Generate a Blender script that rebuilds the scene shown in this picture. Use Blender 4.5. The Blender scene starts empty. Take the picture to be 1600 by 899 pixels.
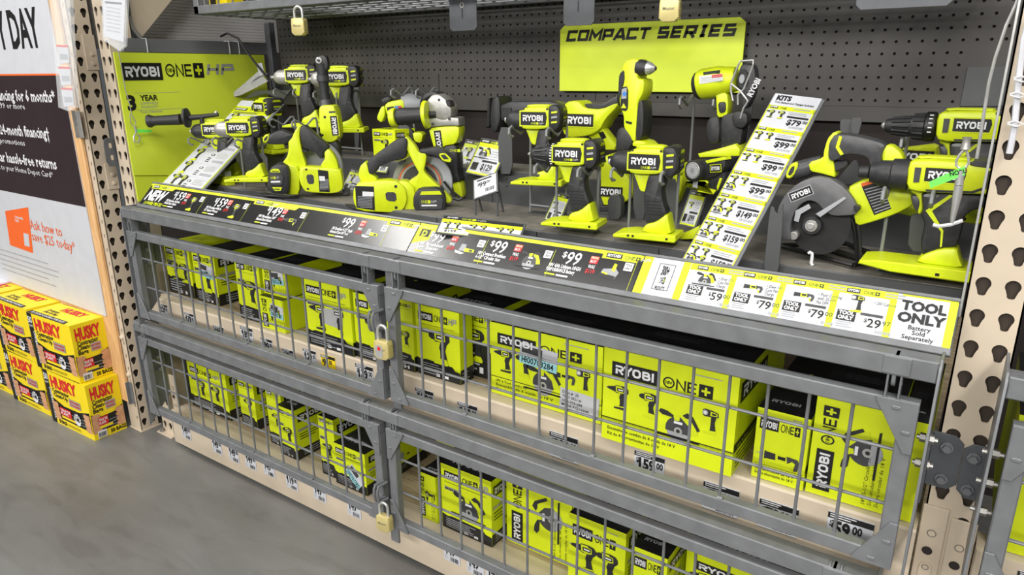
import bpy, bmesh, math, random
from math import sin, cos, pi, radians
from mathutils import Vector, Matrix
random.seed(4)
sc = bpy.context.scene
col = sc.collection

# ---------------------------------------------------------------- camera
CP = Vector((-0.0096, -1.2344, 1.3136)); YAW, PIT, ROLL, FPX = 0.6038, 0.2975, -0.0064, 1097.2
FW = Vector((-sin(YAW)*cos(PIT), cos(YAW)*cos(PIT), -sin(PIT)))
R0 = Vector((cos(YAW), sin(YAW), 0)); U0 = R0.cross(FW)
RT = R0*cos(ROLL)+U0*sin(ROLL); UP = -R0*sin(ROLL)+U0*cos(ROLL)
cd = bpy.data.cameras.new('camera'); cam = bpy.data.objects.new('camera', cd); col.objects.link(cam)
cd.sensor_width = 36; cd.lens = FPX/1600*36; cd.clip_start = .02
cam.matrix_world = Matrix(((RT.x, UP.x, -FW.x, CP.x), (RT.y, UP.y, -FW.y, CP.y), (RT.z, UP.z, -FW.z, CP.z), (0, 0, 0, 1)))
sc.camera = cam
# ---------------------------------------------------------------- light and exposure
w = bpy.data.worlds.new('world'); sc.world = w; w.use_nodes = True
w.node_tree.nodes['Background'].inputs[0].default_value = (.93, .97, 1, 1)
w.node_tree.nodes['Background'].inputs[1].default_value = .11
sc.view_settings.view_transform = 'Standard'; sc.view_settings.look = 'None'
sc.view_settings.exposure = -0.24; sc.view_settings.gamma = 1; sc.view_settings.use_curve_mapping = False
def area(name, loc, rot, sx, sy, e, c=(1, .98, .94)):
    l = bpy.data.lights.new(name, 'AREA'); l.shape = 'RECTANGLE'; l.size = sx; l.size_y = sy; l.energy = e; l.color = c
    o = bpy.data.objects.new(name, l); col.objects.link(o); o.location = loc; o.rotation_euler = rot; return o
area('aisle_and_fill_light', (-1.2, -1.9, 4.6), (radians(16), 0, 0), 5.0, .35, 120)
area('aisle_and_fill_light', (-1.3, -6.6, 3.5), (radians(66), 0, 0), 8.0, .9, 560)  # added low frontal fill to brighten upright faces, no known fixture
area('aisle_and_fill_light', (1.8, -3.0, 4.2), (radians(30), radians(22), 0), .5, 3.5, 190)
area('aisle_and_fill_light', (-4.9, -1.6, 4.9), (radians(14), radians(-35), 0), .35, 2.4, 130)

# ---------------------------------------------------------------- materials
def mat(name, c, rough=.5, metal=0, var=.06, scale=40, bump=0, spec=None, trans=0, alpha=1, coat=0):
    m = bpy.data.materials.new(name); m.use_nodes = True; nt = m.node_tree; b = nt.nodes['Principled BSDF']
    b.inputs['Roughness'].default_value = rough; b.inputs['Metallic'].default_value = metal
    if spec is not None: b.inputs['Specular IOR Level'].default_value = spec
    if trans: b.inputs['Transmission Weight'].default_value = trans
    if coat: b.inputs['Coat Weight'].default_value = coat; b.inputs['Coat Roughness'].default_value = .12
    b.inputs['Alpha'].default_value = alpha
    tc = nt.nodes.new('ShaderNodeTexCoord'); n = nt.nodes.new('ShaderNodeTexNoise'); n.inputs['Scale'].default_value = scale
    n.inputs['Detail'].default_value = 4
    nt.links.new(tc.outputs['Object'], n.inputs['Vector'])
    r = nt.nodes.new('ShaderNodeValToRGB'); r.color_ramp.elements[0].position = .35; r.color_ramp.elements[1].position = .7
    r.color_ramp.elements[0].color = tuple(x*(1-var) for x in c)+(1,); r.color_ramp.elements[1].color = tuple(min(1, x*(1+var)) for x in c)+(1,)
    nt.links.new(n.outputs['Fac'], r.inputs['Fac']); nt.links.new(r.outputs['Color'], b.inputs['Base Color'])
    if bump:
        bp = nt.nodes.new('ShaderNodeBump'); bp.inputs['Strength'].default_value = bump; bp.inputs['Distance'].default_value = .002
        nt.links.new(n.outputs['Fac'], bp.inputs['Height']); nt.links.new(bp.outputs['Normal'], b.inputs['Normal'])
    return m
LIME = mat('lime_plastic', (.62, .72, .012), .38, 0, .04, 60)
LIMEC = mat('lime_carton', (.66, .76, .006), .5, 0, .05, 12)
LIMEB = mat('lime_board', (.68, .80, .05), .35, 0, .04, 5)
LIMEP = mat('lime_print', (.60, .69, .008), .45, 0, .02, 12)
DARK = mat('dark_rubber', (.022, .022, .024), .5, 0, .2, 120, .15)
DKGR = mat('dark_grey_plastic', (.05, .05, .054), .42, 0, .15, 90)
BLACK = mat('black_print', (.008, .008, .008), .45, 0, .1, 30)
BLKC = mat('black_carton', (.012, .012, .013), .42, 0, .2, 30)
WHITE = mat('white_print', (.72, .72, .74), .5, 0, .02, 30)
PAPER = mat('white_paper', (.55, .56, .60), .4, 0, .03, 20)
GREYP = mat('grey_print', (.33, .34, .36), .5, 0, .05, 30)
SILV = mat('silver_print', (.42, .42, .40), .4, .3, .08, 60)
INSERT = mat('black_glossy_insert', (.018, .018, .018), .2, 0, .1, 20)
RED = mat('red_print', (.62, .015, .02), .5, 0, .03, 30)
ORANGE = mat('orange_print', (.8, .13, .02), .5, 0, .04, 30)
YEL = mat('yellow_carton', (.86, .66, .008), .42, 0, .04, 14)
YELP = mat('yellow_print', (.85, .62, .01), .5, 0, .03, 30)
CAGE = mat('grey_cage_paint', (.165, .17, .18), .42, .15, .12, 26, .12)
CAGED = mat('dark_grey_paint', (.095, .10, .11), .5, .1, .15, 20, .1)
TAN = mat('tan_rack_paint', (.56, .47, .36), .45, 0, .07, 9, .06)
PEG = mat('pegboard_grey', (.068, .064, .060), .5, .2, .14, 7, .05)
STEP = mat('display_grey_metal', (.085, .088, .09), .5, .2, .14, 9, .08)
DUST = mat('dusty_shelf_top', (.17, .155, .135), .75, 0, .2, 30, .2)
STEEL = mat('steel', (.55, .55, .54), .32, .6, .1, 60)
ALU = mat('cast_aluminium', (.42, .41, .39), .45, .6, .12, 60, .2)
ZINC = mat('zinc_bolt', (.40, .39, .37), .4, .7, .1, 60)
BRASS = mat('padlock_brass', (.62, .52, .22), .42, .35, .06, 60)
HOOK = mat('grey_hook_wire', (.26, .27, .275), .42, .3, .05, 40)
SKIN = mat('printed_hand', (.58, .30, .16), .5, 0, .15, 60)
CYAN = mat('cyan_sticker', (.30, .60, .66), .5, 0, .04, 60)
GREEN = mat('green_tag', (.16, .85, .10), .4, 0, .04, 60)
BROWN = mat('dark_brown_sign', (.03, .018, .02), .3, 0, .1, 6)
PLASTIC = mat('clear_plastic', (.9, .92, .95), .12, 0, .02, 30, .4, alpha=.28)
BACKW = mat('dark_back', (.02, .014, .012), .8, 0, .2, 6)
BLUE = mat('blue_print', (.05, .2, .55), .5)
PINK = mat('pink_print', (.75, .45, .5), .5)

def woodmat(name, a, b, sc_, rot=0):
    m = bpy.data.materials.new(name); m.use_nodes = True; nt = m.node_tree; p = nt.nodes['Principled BSDF']
    p.inputs['Roughness'].default_value = .65
    tc = nt.nodes.new('ShaderNodeTexCoord'); mp = nt.nodes.new('ShaderNodeMapping'); mp.inputs['Scale'].default_value = sc_
    n = nt.nodes.new('ShaderNodeTexNoise'); n.inputs['Scale'].default_value = 6; n.inputs['Detail'].default_value = 6; n.inputs['Distortion'].default_value = 1.2
    r = nt.nodes.new('ShaderNodeValToRGB'); r.color_ramp.elements[0].color = a+(1,); r.color_ramp.elements[1].color = b+(1,)
    r.color_ramp.elements[0].position = .35; r.color_ramp.elements[1].position = .65
    nt.links.new(tc.outputs['Object'], mp.inputs[0]); nt.links.new(mp.outputs[0], n.inputs['Vector'])
    nt.links.new(n.outputs['Fac'], r.inputs[0]); nt.links.new(r.outputs[0], p.inputs['Base Color'])
    return m
DECK = woodmat('deck_wood', (.30, .22, .13), (.46, .37, .24), (1, 14, 1))
PLY = woodmat('plywood_edge', (.60, .34, .14), (.74, .46, .22), (10, 1, 1))

def floormat():
    m = bpy.data.materials.new('concrete_floor'); m.use_nodes = True; nt = m.node_tree; p = nt.nodes['Principled BSDF']
    tc = nt.nodes.new('ShaderNodeTexCoord')
    n1 = nt.nodes.new('ShaderNodeTexNoise'); n1.inputs['Scale'].default_value = 1.6; n1.inputs['Detail'].default_value = 8
    n2 = nt.nodes.new('ShaderNodeTexNoise'); n2.inputs['Scale'].default_value = 160; n2.inputs['Detail'].default_value = 3
    mp = nt.nodes.new('ShaderNodeMapping'); mp.inputs['Scale'].default_value = (.6, 2.2, 1); mp.inputs['Rotation'].default_value = (0, 0, .15)
    n3 = nt.nodes.new('ShaderNodeTexNoise'); n3.inputs['Scale'].default_value = 3; n3.inputs['Detail'].default_value = 5
    for n in (n1, n2): nt.links.new(tc.outputs['Object'], n.inputs['Vector'])
    nt.links.new(tc.outputs['Object'], mp.inputs[0]); nt.links.new(mp.outputs[0], n3.inputs['Vector'])
    a = nt.nodes.new('ShaderNodeMath'); a.operation = 'ADD'; nt.links.new(n1.outputs['Fac'], a.inputs[0]); nt.links.new(n3.outputs['Fac'], a.inputs[1])
    b = nt.nodes.new('ShaderNodeMath'); b.operation = 'MULTIPLY_ADD'; nt.links.new(n2.outputs['Fac'], b.inputs[0]); b.inputs[1].default_value = .22
    nt.links.new(a.outputs[0], b.inputs[2])
    r = nt.nodes.new('ShaderNodeValToRGB'); r.color_ramp.elements[0].position = .33; r.color_ramp.elements[0].color = (.09, .088, .083, 1)
    r.color_ramp.elements[1].position = .75; r.color_ramp.elements[1].color = (.205, .205, .196, 1)
    c = nt.nodes.new('ShaderNodeMath'); c.operation = 'MULTIPLY'; c.inputs[1].default_value = .5; nt.links.new(b.outputs[0], c.inputs[0])
    nt.links.new(c.outputs[0], r.inputs[0]); nt.links.new(r.outputs[0], p.inputs['Base Color'])
    p.inputs['Roughness'].default_value = .36
    # trodden specks and darker scuffs
    n4 = nt.nodes.new('ShaderNodeTexNoise'); n4.inputs['Scale'].default_value = 22; n4.inputs['Detail'].default_value = 2
    nt.links.new(tc.outputs['Object'], n4.inputs['Vector'])
    r4 = nt.nodes.new('ShaderNodeValToRGB'); r4.color_ramp.elements[0].position = .765; r4.color_ramp.elements[1].position = .785
    nt.links.new(n4.outputs['Fac'], r4.inputs[0])
    mx = nt.nodes.new('ShaderNodeMixRGB'); mx.inputs[2].default_value = (.42, .41, .38, 1)
    nt.links.new(r4.outputs[0], mx.inputs[0]); nt.links.new(r.outputs[0], mx.inputs[1])
    n5 = nt.nodes.new('ShaderNodeTexNoise'); n5.inputs['Scale'].default_value = 5; n5.inputs['Detail'].default_value = 7; n5.inputs['Distortion'].default_value = 1.5
    nt.links.new(mp.outputs[0], n5.inputs['Vector'])
    r5 = nt.nodes.new('ShaderNodeValToRGB'); r5.color_ramp.elements[0].position = .36; r5.color_ramp.elements[0].color = (.86, .855, .85, 1); r5.color_ramp.elements[1].position = .5
    nt.links.new(n5.outputs['Fac'], r5.inputs[0])
    m5 = nt.nodes.new('ShaderNodeMixRGB'); m5.blend_type = 'MULTIPLY'; m5.inputs[0].default_value = 1
    nt.links.new(mx.outputs[0], m5.inputs[1]); nt.links.new(r5.outputs[0], m5.inputs[2]); nt.links.new(m5.outputs[0], p.inputs['Base Color'])
    bp = nt.nodes.new('ShaderNodeBump'); bp.inputs['Strength'].default_value = .12; bp.inputs['Distance'].default_value = .002
    nt.links.new(n2.outputs['Fac'], bp.inputs['Height']); nt.links.new(bp.outputs['Normal'], p.inputs['Normal'])
    return m
FLOOR = floormat()
INNER = mat('unlit_post_inside', (.05, .035, .025), .7)  # liner plate behind the keyholes, the shade inside the post put into its colour
GUARD = mat('saw_guard_grey', (.10, .10, .105), .4, 0, .1, 60)

# ---------------------------------------------------------------- geometry helpers
class Fr:
    """a flat frame in space: a to the right, b up, d towards the viewer"""
    def __init__(s, o, u, v=(0, 0, 1)):
        s.o = Vector(o); s.u = Vector(u).normalized(); s.v = Vector(v).normalized(); s.n = s.u.cross(s.v)
    def P(s, a, b, d=0): return s.o+s.u*a+s.v*b+s.n*d
    def px(s, U, V, d=0):
        r = FW*FPX+RT*(U-800)-UP*(V-449.5)
        t = ((s.o+s.n*d)-CP).dot(s.n)/r.dot(s.n); q = CP+r*t-s.o
        return (q.dot(s.u), q.dot(s.v))
def onplane(ax, val, U, V):
    r = FW*FPX+RT*(U-800)-UP*(V-449.5); t = (val-CP[ax])/r[ax]; return CP+r*t
def vfr(U, V, y, yaw=0):
    return Fr(onplane(1, y, U, V), (cos(radians(yaw)), sin(radians(yaw)), 0))
def K(ox, oy, s, pts): return [(ox+x/s, oy+y/s) for x, y in pts]
def area2(p): return sum(p[i][0]*p[(i+1) % len(p)][1]-p[(i+1) % len(p)][0]*p[i][1] for i in range(len(p)))
def inset(p, e):
    n = len(p); out = []
    for i in range(n):
        a, b, c = Vector(p[i-1]), Vector(p[i]), Vector(p[(i+1) % n])
        d1 = (b-a); d2 = (c-b)
        if d1.length < 1e-9 or d2.length < 1e-9: out.append(tuple(b)); continue
        d1.normalize(); d2.normalize(); n1 = Vector((-d1.y, d1.x)); n2 = Vector((-d2.y, d2.x))
        m = n1+n2
        if m.length < .3: m = n1
        m.normalize(); k = e/max(.5, m.dot(n1)); out.append((b.x+m.x*k, b.y+m.y*k))
    return out
def rnd(p, k=1):
    """cut the corners of an outline so it reads as rounded"""
    for _ in range(k):
        q = []
        for i in range(len(p)):
            a, b = p[i], p[(i+1) % len(p)]
            q.append((a[0]*.8+b[0]*.2, a[1]*.8+b[1]*.2)); q.append((a[0]*.2+b[0]*.8, a[1]*.2+b[1]*.8))
        p = q
    return p
_tc = {}
def textmesh(s, bold):
    k = (s, bold)
    if k not in _tc:
        cu = bpy.data.curves.new('t', 'FONT'); cu.body = s; cu.offset = bold; cu.resolution_u = 2 if len(s) < 12 else 1
        o = bpy.data.objects.new('t', cu); me = o.to_mesh()
        vs = [(v.co.x, v.co.y) for v in me.vertices]; fs = [tuple(p.vertices) for p in me.polygons]
        o.to_mesh_clear(); bpy.data.objects.remove(o); bpy.data.curves.remove(cu)
        xs = [v[0] for v in vs] or [0]; ys = [v[1] for v in vs] or [0]
        _tc[k] = (vs, fs, min(xs), max(xs), min(ys), max(ys))
    return _tc[k]
class MB:
    def __init__(s): s.v = []; s.f = []; s.m = []; s.mats = []
    def mi(s, m):
        if m not in s.mats: s.mats.append(m)
        return s.mats.index(m)
    def add(s, vs, fs, m):
        k = len(s.v); s.v += [Vector(x) for x in vs]; i = s.mi(m)
        for f in fs: s.f.append(tuple(j+k for j in f)); s.m.append(i)
        return s
    def prism(s, fr, pts, d0, d1, m, ch=0, back=True):
        if area2(pts) < 0: pts = pts[::-1]
        n = len(pts); vs = []; rings = []
        levels = ([(d0, ch), (d0+.28*ch, .3*ch), (d0+ch, 0), (d1-ch, 0), (d1-.28*ch, .3*ch), (d1, ch)] if ch > .0022 else [(d0, ch), (d0+ch, 0), (d1-ch, 0), (d1, ch)]) if ch else [(d0, 0), (d1, 0)]
        for d, e in levels:
            q = inset(pts, e) if e else pts
            rings.append(len(vs)); vs += [fr.P(a, b, d) for a, b in q]
        fs = []
        for r in range(len(rings)-1):
            for i in range(n):
                j = (i+1) % n; fs.append((rings[r]+i, rings[r]+j, rings[r+1]+j, rings[r+1]+i))
        fs.append(tuple(rings[-1]+i for i in range(n)))
        if back: fs.append(tuple(rings[0]+i for i in range(n))[::-1])
        return s.add(vs, fs, m)
    def pp(s, fr, pts, d0, d1, m, ch=0, rd=0):
        q = [fr.px(x, y, d1) for x, y in pts]
        if rd: q = rnd(q, rd)
        ch = ch*.72
        return s.prism(fr, q, d0, d1, m, ch)
    def flat(s, fr, pts, d, m):
        if area2(pts) < 0: pts = pts[::-1]
        return s.add([fr.P(a, b, d) for a, b in pts], [tuple(range(len(pts)))], m)
    def fp(s, fr, pts, d, m): return s.flat(fr, [fr.px(x, y, d) for x, y in pts], d, m)
    def rect(s, fr, a0, b0, a1, b1, d, m): return s.flat(fr, [(a0, b0), (a1, b0), (a1, b1), (a0, b1)], d, m)
    def box(s, x0, y0, z0, x1, y1, z1, m, ch=0):
        if x0 > x1: x0, x1 = x1, x0
        if y0 > y1: y0, y1 = y1, y0
        f = Fr((0, y0, 0), (1, 0, 0))
        return s.prism(f, [(x0, z0), (x1, z0), (x1, z1), (x0, z1)], y0-y1, 0, m, ch)
    def tube(s, pts, rad, m, seg=10, caps=True, squash=1):
        pts = [Vector(p) for p in pts]
        if not isinstance(rad, (list, tuple)): rad = [rad]*len(pts)
        vs = []; fs = []; prev = None
        for i, p in enumerate(pts):
            t = (pts[min(i+1, len(pts)-1)]-pts[max(i-1, 0)])
            if t.length < 1e-9: t = prev_t
            t.normalize(); prev_t = t.copy()
            if prev is None:
                a = t.cross(Vector((0, 0, 1)))
                if a.length < .2: a = t.cross(Vector((0, 1, 0)))
            else: a = prev-t*prev.dot(t)
            a.normalize(); prev = a; b = t.cross(a)
            for k in range(seg):
                an = 2*pi*k/seg; vs.append(p+(a*cos(an)+b*sin(an)*squash)*rad[i])
        for i in range(len(pts)-1):
            for k in range(seg):
                j = (k+1) % seg; fs.append((i*seg+k, i*seg+j, (i+1)*seg+j, (i+1)*seg+k))
        if caps:
            fs.append(tuple(range(seg))[::-1]); fs.append(tuple((len(pts)-1)*seg+k for k in range(seg)))
        return s.add(vs, fs, m)
    def ft(s, fr, pts, rad, m, d=0, seg=12, caps=True, squash=1):
        """tube through pixel points (U,V) or (U,V,d) with radii in metres on a frame"""
        P = [fr.P(*fr.px(p[0], p[1], p[2] if len(p) > 2 else d), p[2] if len(p) > 2 else d) for p in pts]
        return s.tube(P, rad, m, seg, caps, squash)
    def text(s, fr, t, a, b, h, d, m, width=None, bold=0, shear=0, al='l', rot=0):
        vs, fs, x0, x1, y0, y1 = textmesh(t, bold)
        if not fs: return s
        k = h/.72; wd = (x1-x0)*k; kx = k
        if width: kx = width/(x1-x0); wd = width
        off = {'l': 0, 'c': -wd/2, 'r': -wd}[al]; c, q = cos(rot), sin(rot)
        out = []
        for x, y in vs:
            X = (x-x0)*kx+off+shear*y*k; Y = y*k
            out.append(fr.P(a+X*c-Y*q, b+X*q+Y*c, d))
        return s.add(out, fs, m)
    def stroke(s, fr, pts, wd, d, m, xf):
        """mitred stroke along pts (letter units) mapped by xf to frame coordinates"""
        n = len(pts); L = []; Rr = []
        closed = pts[0] == pts[-1]
        if closed: pts = pts[:-1]; n -= 1
        for i in range(n):
            a = Vector(pts[i-1]) if (i or closed) else None; b = Vector(pts[i]); c = Vector(pts[(i+1) % n]) if (i < n-1 or closed) else None
            d1 = (b-a).normalized() if a is not None else (c-b).normalized(); d2 = (c-b).normalized() if c is not None else d1
            n1 = Vector((-d1.y, d1.x)); n2 = Vector((-d2.y, d2.x)); mm = (n1+n2)
            mm = n1 if mm.length < .3 else mm.normalized(); k = wd/2/max(.5, mm.dot(n1)); L.append(b+mm*k); Rr.append(b-mm*k)
        vs = [fr.P(*xf(*p), d) for p in L]+[fr.P(*xf(*p), d) for p in Rr]
        fs = [(i, n+i, n+(i+1) % n, (i+1) % n) for i in range(n if closed else n-1)]
        return s.add(vs, fs, m)
    def build(s, name, parent=None, origin=None, smooth=True, sharp=.7):
        if origin is None:
            if parent is not None: origin = parent.location.copy()
            else:
                xs = [v.x for v in s.v]; ys = [v.y for v in s.v]; zs = [v.z for v in s.v]
                origin = Vector(((min(xs)+max(xs))/2, (min(ys)+max(ys))/2, min(zs)))
        origin = Vector(origin)
        me = bpy.data.meshes.new(name); me.from_pydata([tuple(v-origin) for v in s.v], [], s.f)
        for m in s.mats: me.materials.append(m)
        me.polygons.foreach_set('material_index', s.m)
        if smooth: me.polygons.foreach_set('use_smooth', [True]*len(s.f)); me.set_sharp_from_angle(angle=sharp)
        me.update(); o = bpy.data.objects.new(name, me); col.objects.link(o)
        if parent is not None: o.parent = parent; o.location = origin-WL(parent)
        else: o.location = origin
        return o
def WL(o):
    l = o.location.copy()
    while o.parent is not None: o = o.parent; l += o.location
    return l
def tag(o, label, cat, group=None, kind=None):
    if label: o['label'] = label
    if cat: o['category'] = cat
    if group: o['group'] = group
    if kind: o['kind'] = kind
    return o
def thing(name, label, cat, loc, group=None):
    o = bpy.data.objects.new(name, None); col.objects.link(o); o.location = loc; o.empty_display_size = .05
    return tag(o, label, cat, group)
_reg = {}
def part(mb, name, parent, label=None, smooth=True, into=None):
    """link a part under its thing; print is merged into the mesh of the part it is printed on"""
    if name in ('printing', 'lettering', 'engraving'):
        key, o, m0 = _reg[parent.name] if into is None else _reg[(parent.name, into)]
        k = len(m0.v); m0.v += mb.v; m0.f += [tuple(i+k for i in f) for f in mb.f]; m0.m += [m0.mi(mb.mats[i]) for i in mb.m]
        old = o.data; tmp = m0.build(name, None, WL(parent), m0.smooth); o.data = tmp.data; bpy.data.objects.remove(tmp); bpy.data.meshes.remove(old); return o
    o = mb.build(name, parent, WL(parent), smooth)
    o.location = (0, 0, 0); mb.smooth = smooth
    if label: o['label'] = label
    _reg[parent.name] = (name, o, mb); _reg[(parent.name, name)] = (name, o, mb)
    return o
def copy_tree(o, parent=None):
    c = o.copy(); col.objects.link(c); c.parent = parent
    for ch in o.children: copy_tree(ch, c)
    return c

# ---------------------------------------------------------------- lettering and small printed pictures
RY = {'R': [[(0, .87), (.56, .87), (.74, .76), (.74, .56), (.58, .44), (.28, .44)], [(.40, .44), (.78, 0)], [(.13, 0), (.13, .62)]],
      'Y': [[(.02, 1), (.40, .48), (.78, 1)], [(.40, .52), (.40, 0)]],
      'O': [[(.28, .13), (.13, .30), (.13, .70), (.28, .87), (.62, .87), (.77, .70), (.77, .30), (.62, .13), (.28, .13)]],
      'B': [[(.13, .13), (.13, .87), (.56, .87), (.68, .76), (.68, .60), (.58, .52), (.26, .52)], [(.58, .52), (.73, .40), (.73, .24), (.60, .13), (.13, .13)]],
      'I': [[(.13, 0), (.13, 1)]]}
def wordmark(mb, fr, a, b, h, d, m=None, rot=0, w=None):
    """the bold squared five letter word, left edge a, baseline b"""
    m = m or WHITE; adv = {'R': .90, 'Y': .84, 'O': 1.0, 'B': .94, 'I': .26}; x = 0
    tot = sum(adv.values())-.02; kx = (w/tot) if w else h; c, q = cos(rot), sin(rot)
    for i, ch in enumerate('RYOBI'):
        for st in RY[ch]:
            mb.stroke(fr, st, .225, d+(i*3+RY[ch].index(st))*.00006, m, lambda X, Y, x=x: (a+((X+x)*kx)*c-Y*h*q, b+((X+x)*kx)*q+Y*h*c))
        x += adv[ch]
    return tot*kx
def badge(mb, fr, a, b, w, h, d, rot=0, frame=None):
    c, q = cos(rot), sin(rot)
    def R(x, y): return (a+x*c-y*q, b+x*q+y*c)
    if frame is not None:
        e = .1*h; mb.flat(fr, [R(-e, -e), R(w+e, -e), R(w+e, h+e), R(-e, h+e)], d-.0002, frame)
    mb.flat(fr, [R(0, 0), R(w, 0), R(w, h), R(0, h)], d, BLACK)
    o = R(.08*w, .2*h); wordmark(mb, fr, o[0], o[1], .6*h, d+.0003, None, rot, .84*w)
def ring(mb, fr, a, b, r0, r1, d, m, n=14):
    for k in range(n):
        t0, t1 = 2*pi*k/n, 2*pi*(k+1)/n
        mb.flat(fr, [(a+r0*cos(t0), b+r0*sin(t0)), (a+r1*cos(t0), b+r1*sin(t0)), (a+r1*cos(t1), b+r1*sin(t1)), (a+r0*cos(t1), b+r0*sin(t1))], d, m)
def disc(mb, fr, a, b, r, d, m, n=14, sq=1): mb.flat(fr, [(a+r*cos(2*pi*k/n), b+r*sq*sin(2*pi*k/n)) for k in range(n)], d, m)
def one_plus(mb, fr, a, b, h, d, rot=0, hp=False, m=None, w=None):
    """thin ONE, black square with a plus, optional slanted HP"""
    m = m or BLACK; c, q = cos(rot), sin(rot); tot = 4.3; kx = (w/tot) if w else h
    def R(x, y): return (a+x*kx*c-y*h*q, b+x*kx*q+y*h*c)
    s = .16
    mb.stroke(fr, [(.5+.46*cos(2*pi*k/12), .5+.46*sin(2*pi*k/12)) for k in range(12)]+[(.96, .5)], s*.8, d, m, R)
    mb.stroke(fr, [(1.22, 0), (1.22, .94), (1.92, .06), (1.92, 1)], s, d, m, R)
    mb.stroke(fr, [(2.9, .08), (2.2, .08), (2.2, .92), (2.9, .92)], s, d, m, R); mb.stroke(fr, [(2.2, .5), (2.85, .5)], s, d, m, R)
    mb.flat(fr, [R(3.12, -.1), R(4.3, -.1), R(4.3, 1.08), R(3.12, 1.08)], d, m)
    mb.flat(fr, [R(3.34, .4), R(4.08, .4), R(4.08, .6), R(3.34, .6)], d+.0002, LIMEP)
    mb.flat(fr, [R(3.61, .12), R(3.81, .12), R(3.81, .88), R(3.61, .88)], d+.0003, LIMEP)
    if h > .02: mb.text(fr, '18V', *R(.22, .36), h*.3, d+.0001, m, bold=.02, rot=rot)
    if hp:
        for st in ([(4.75, 0), (4.95, 1)], [(5.55, 0), (5.75, 1)], [(4.85, .5), (5.65, .5)], [(6.0, 0), (6.2, .9), (7.0, .9), (7.1, .5), (6.15, .5)]):
            mb.stroke(fr, st, .26, d, SILV, R)
def lines(mb, fr, a, b, w, n, lh, d, m, fill=.5, jag=.3):
    for i in range(n):
        mb.rect(fr, a, b-i*lh-lh*fill, a+w*(1-jag*random.random()), b-i*lh, d, m)
def bars(mb, fr, a, b, w, h, d, m):
    n = 14
    for i in range(n):
        mb.rect(fr, a+w*i/n, b, a+w*i/n+w/n*random.choice((.3, .5, .7)), b+h, d, m)
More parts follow.
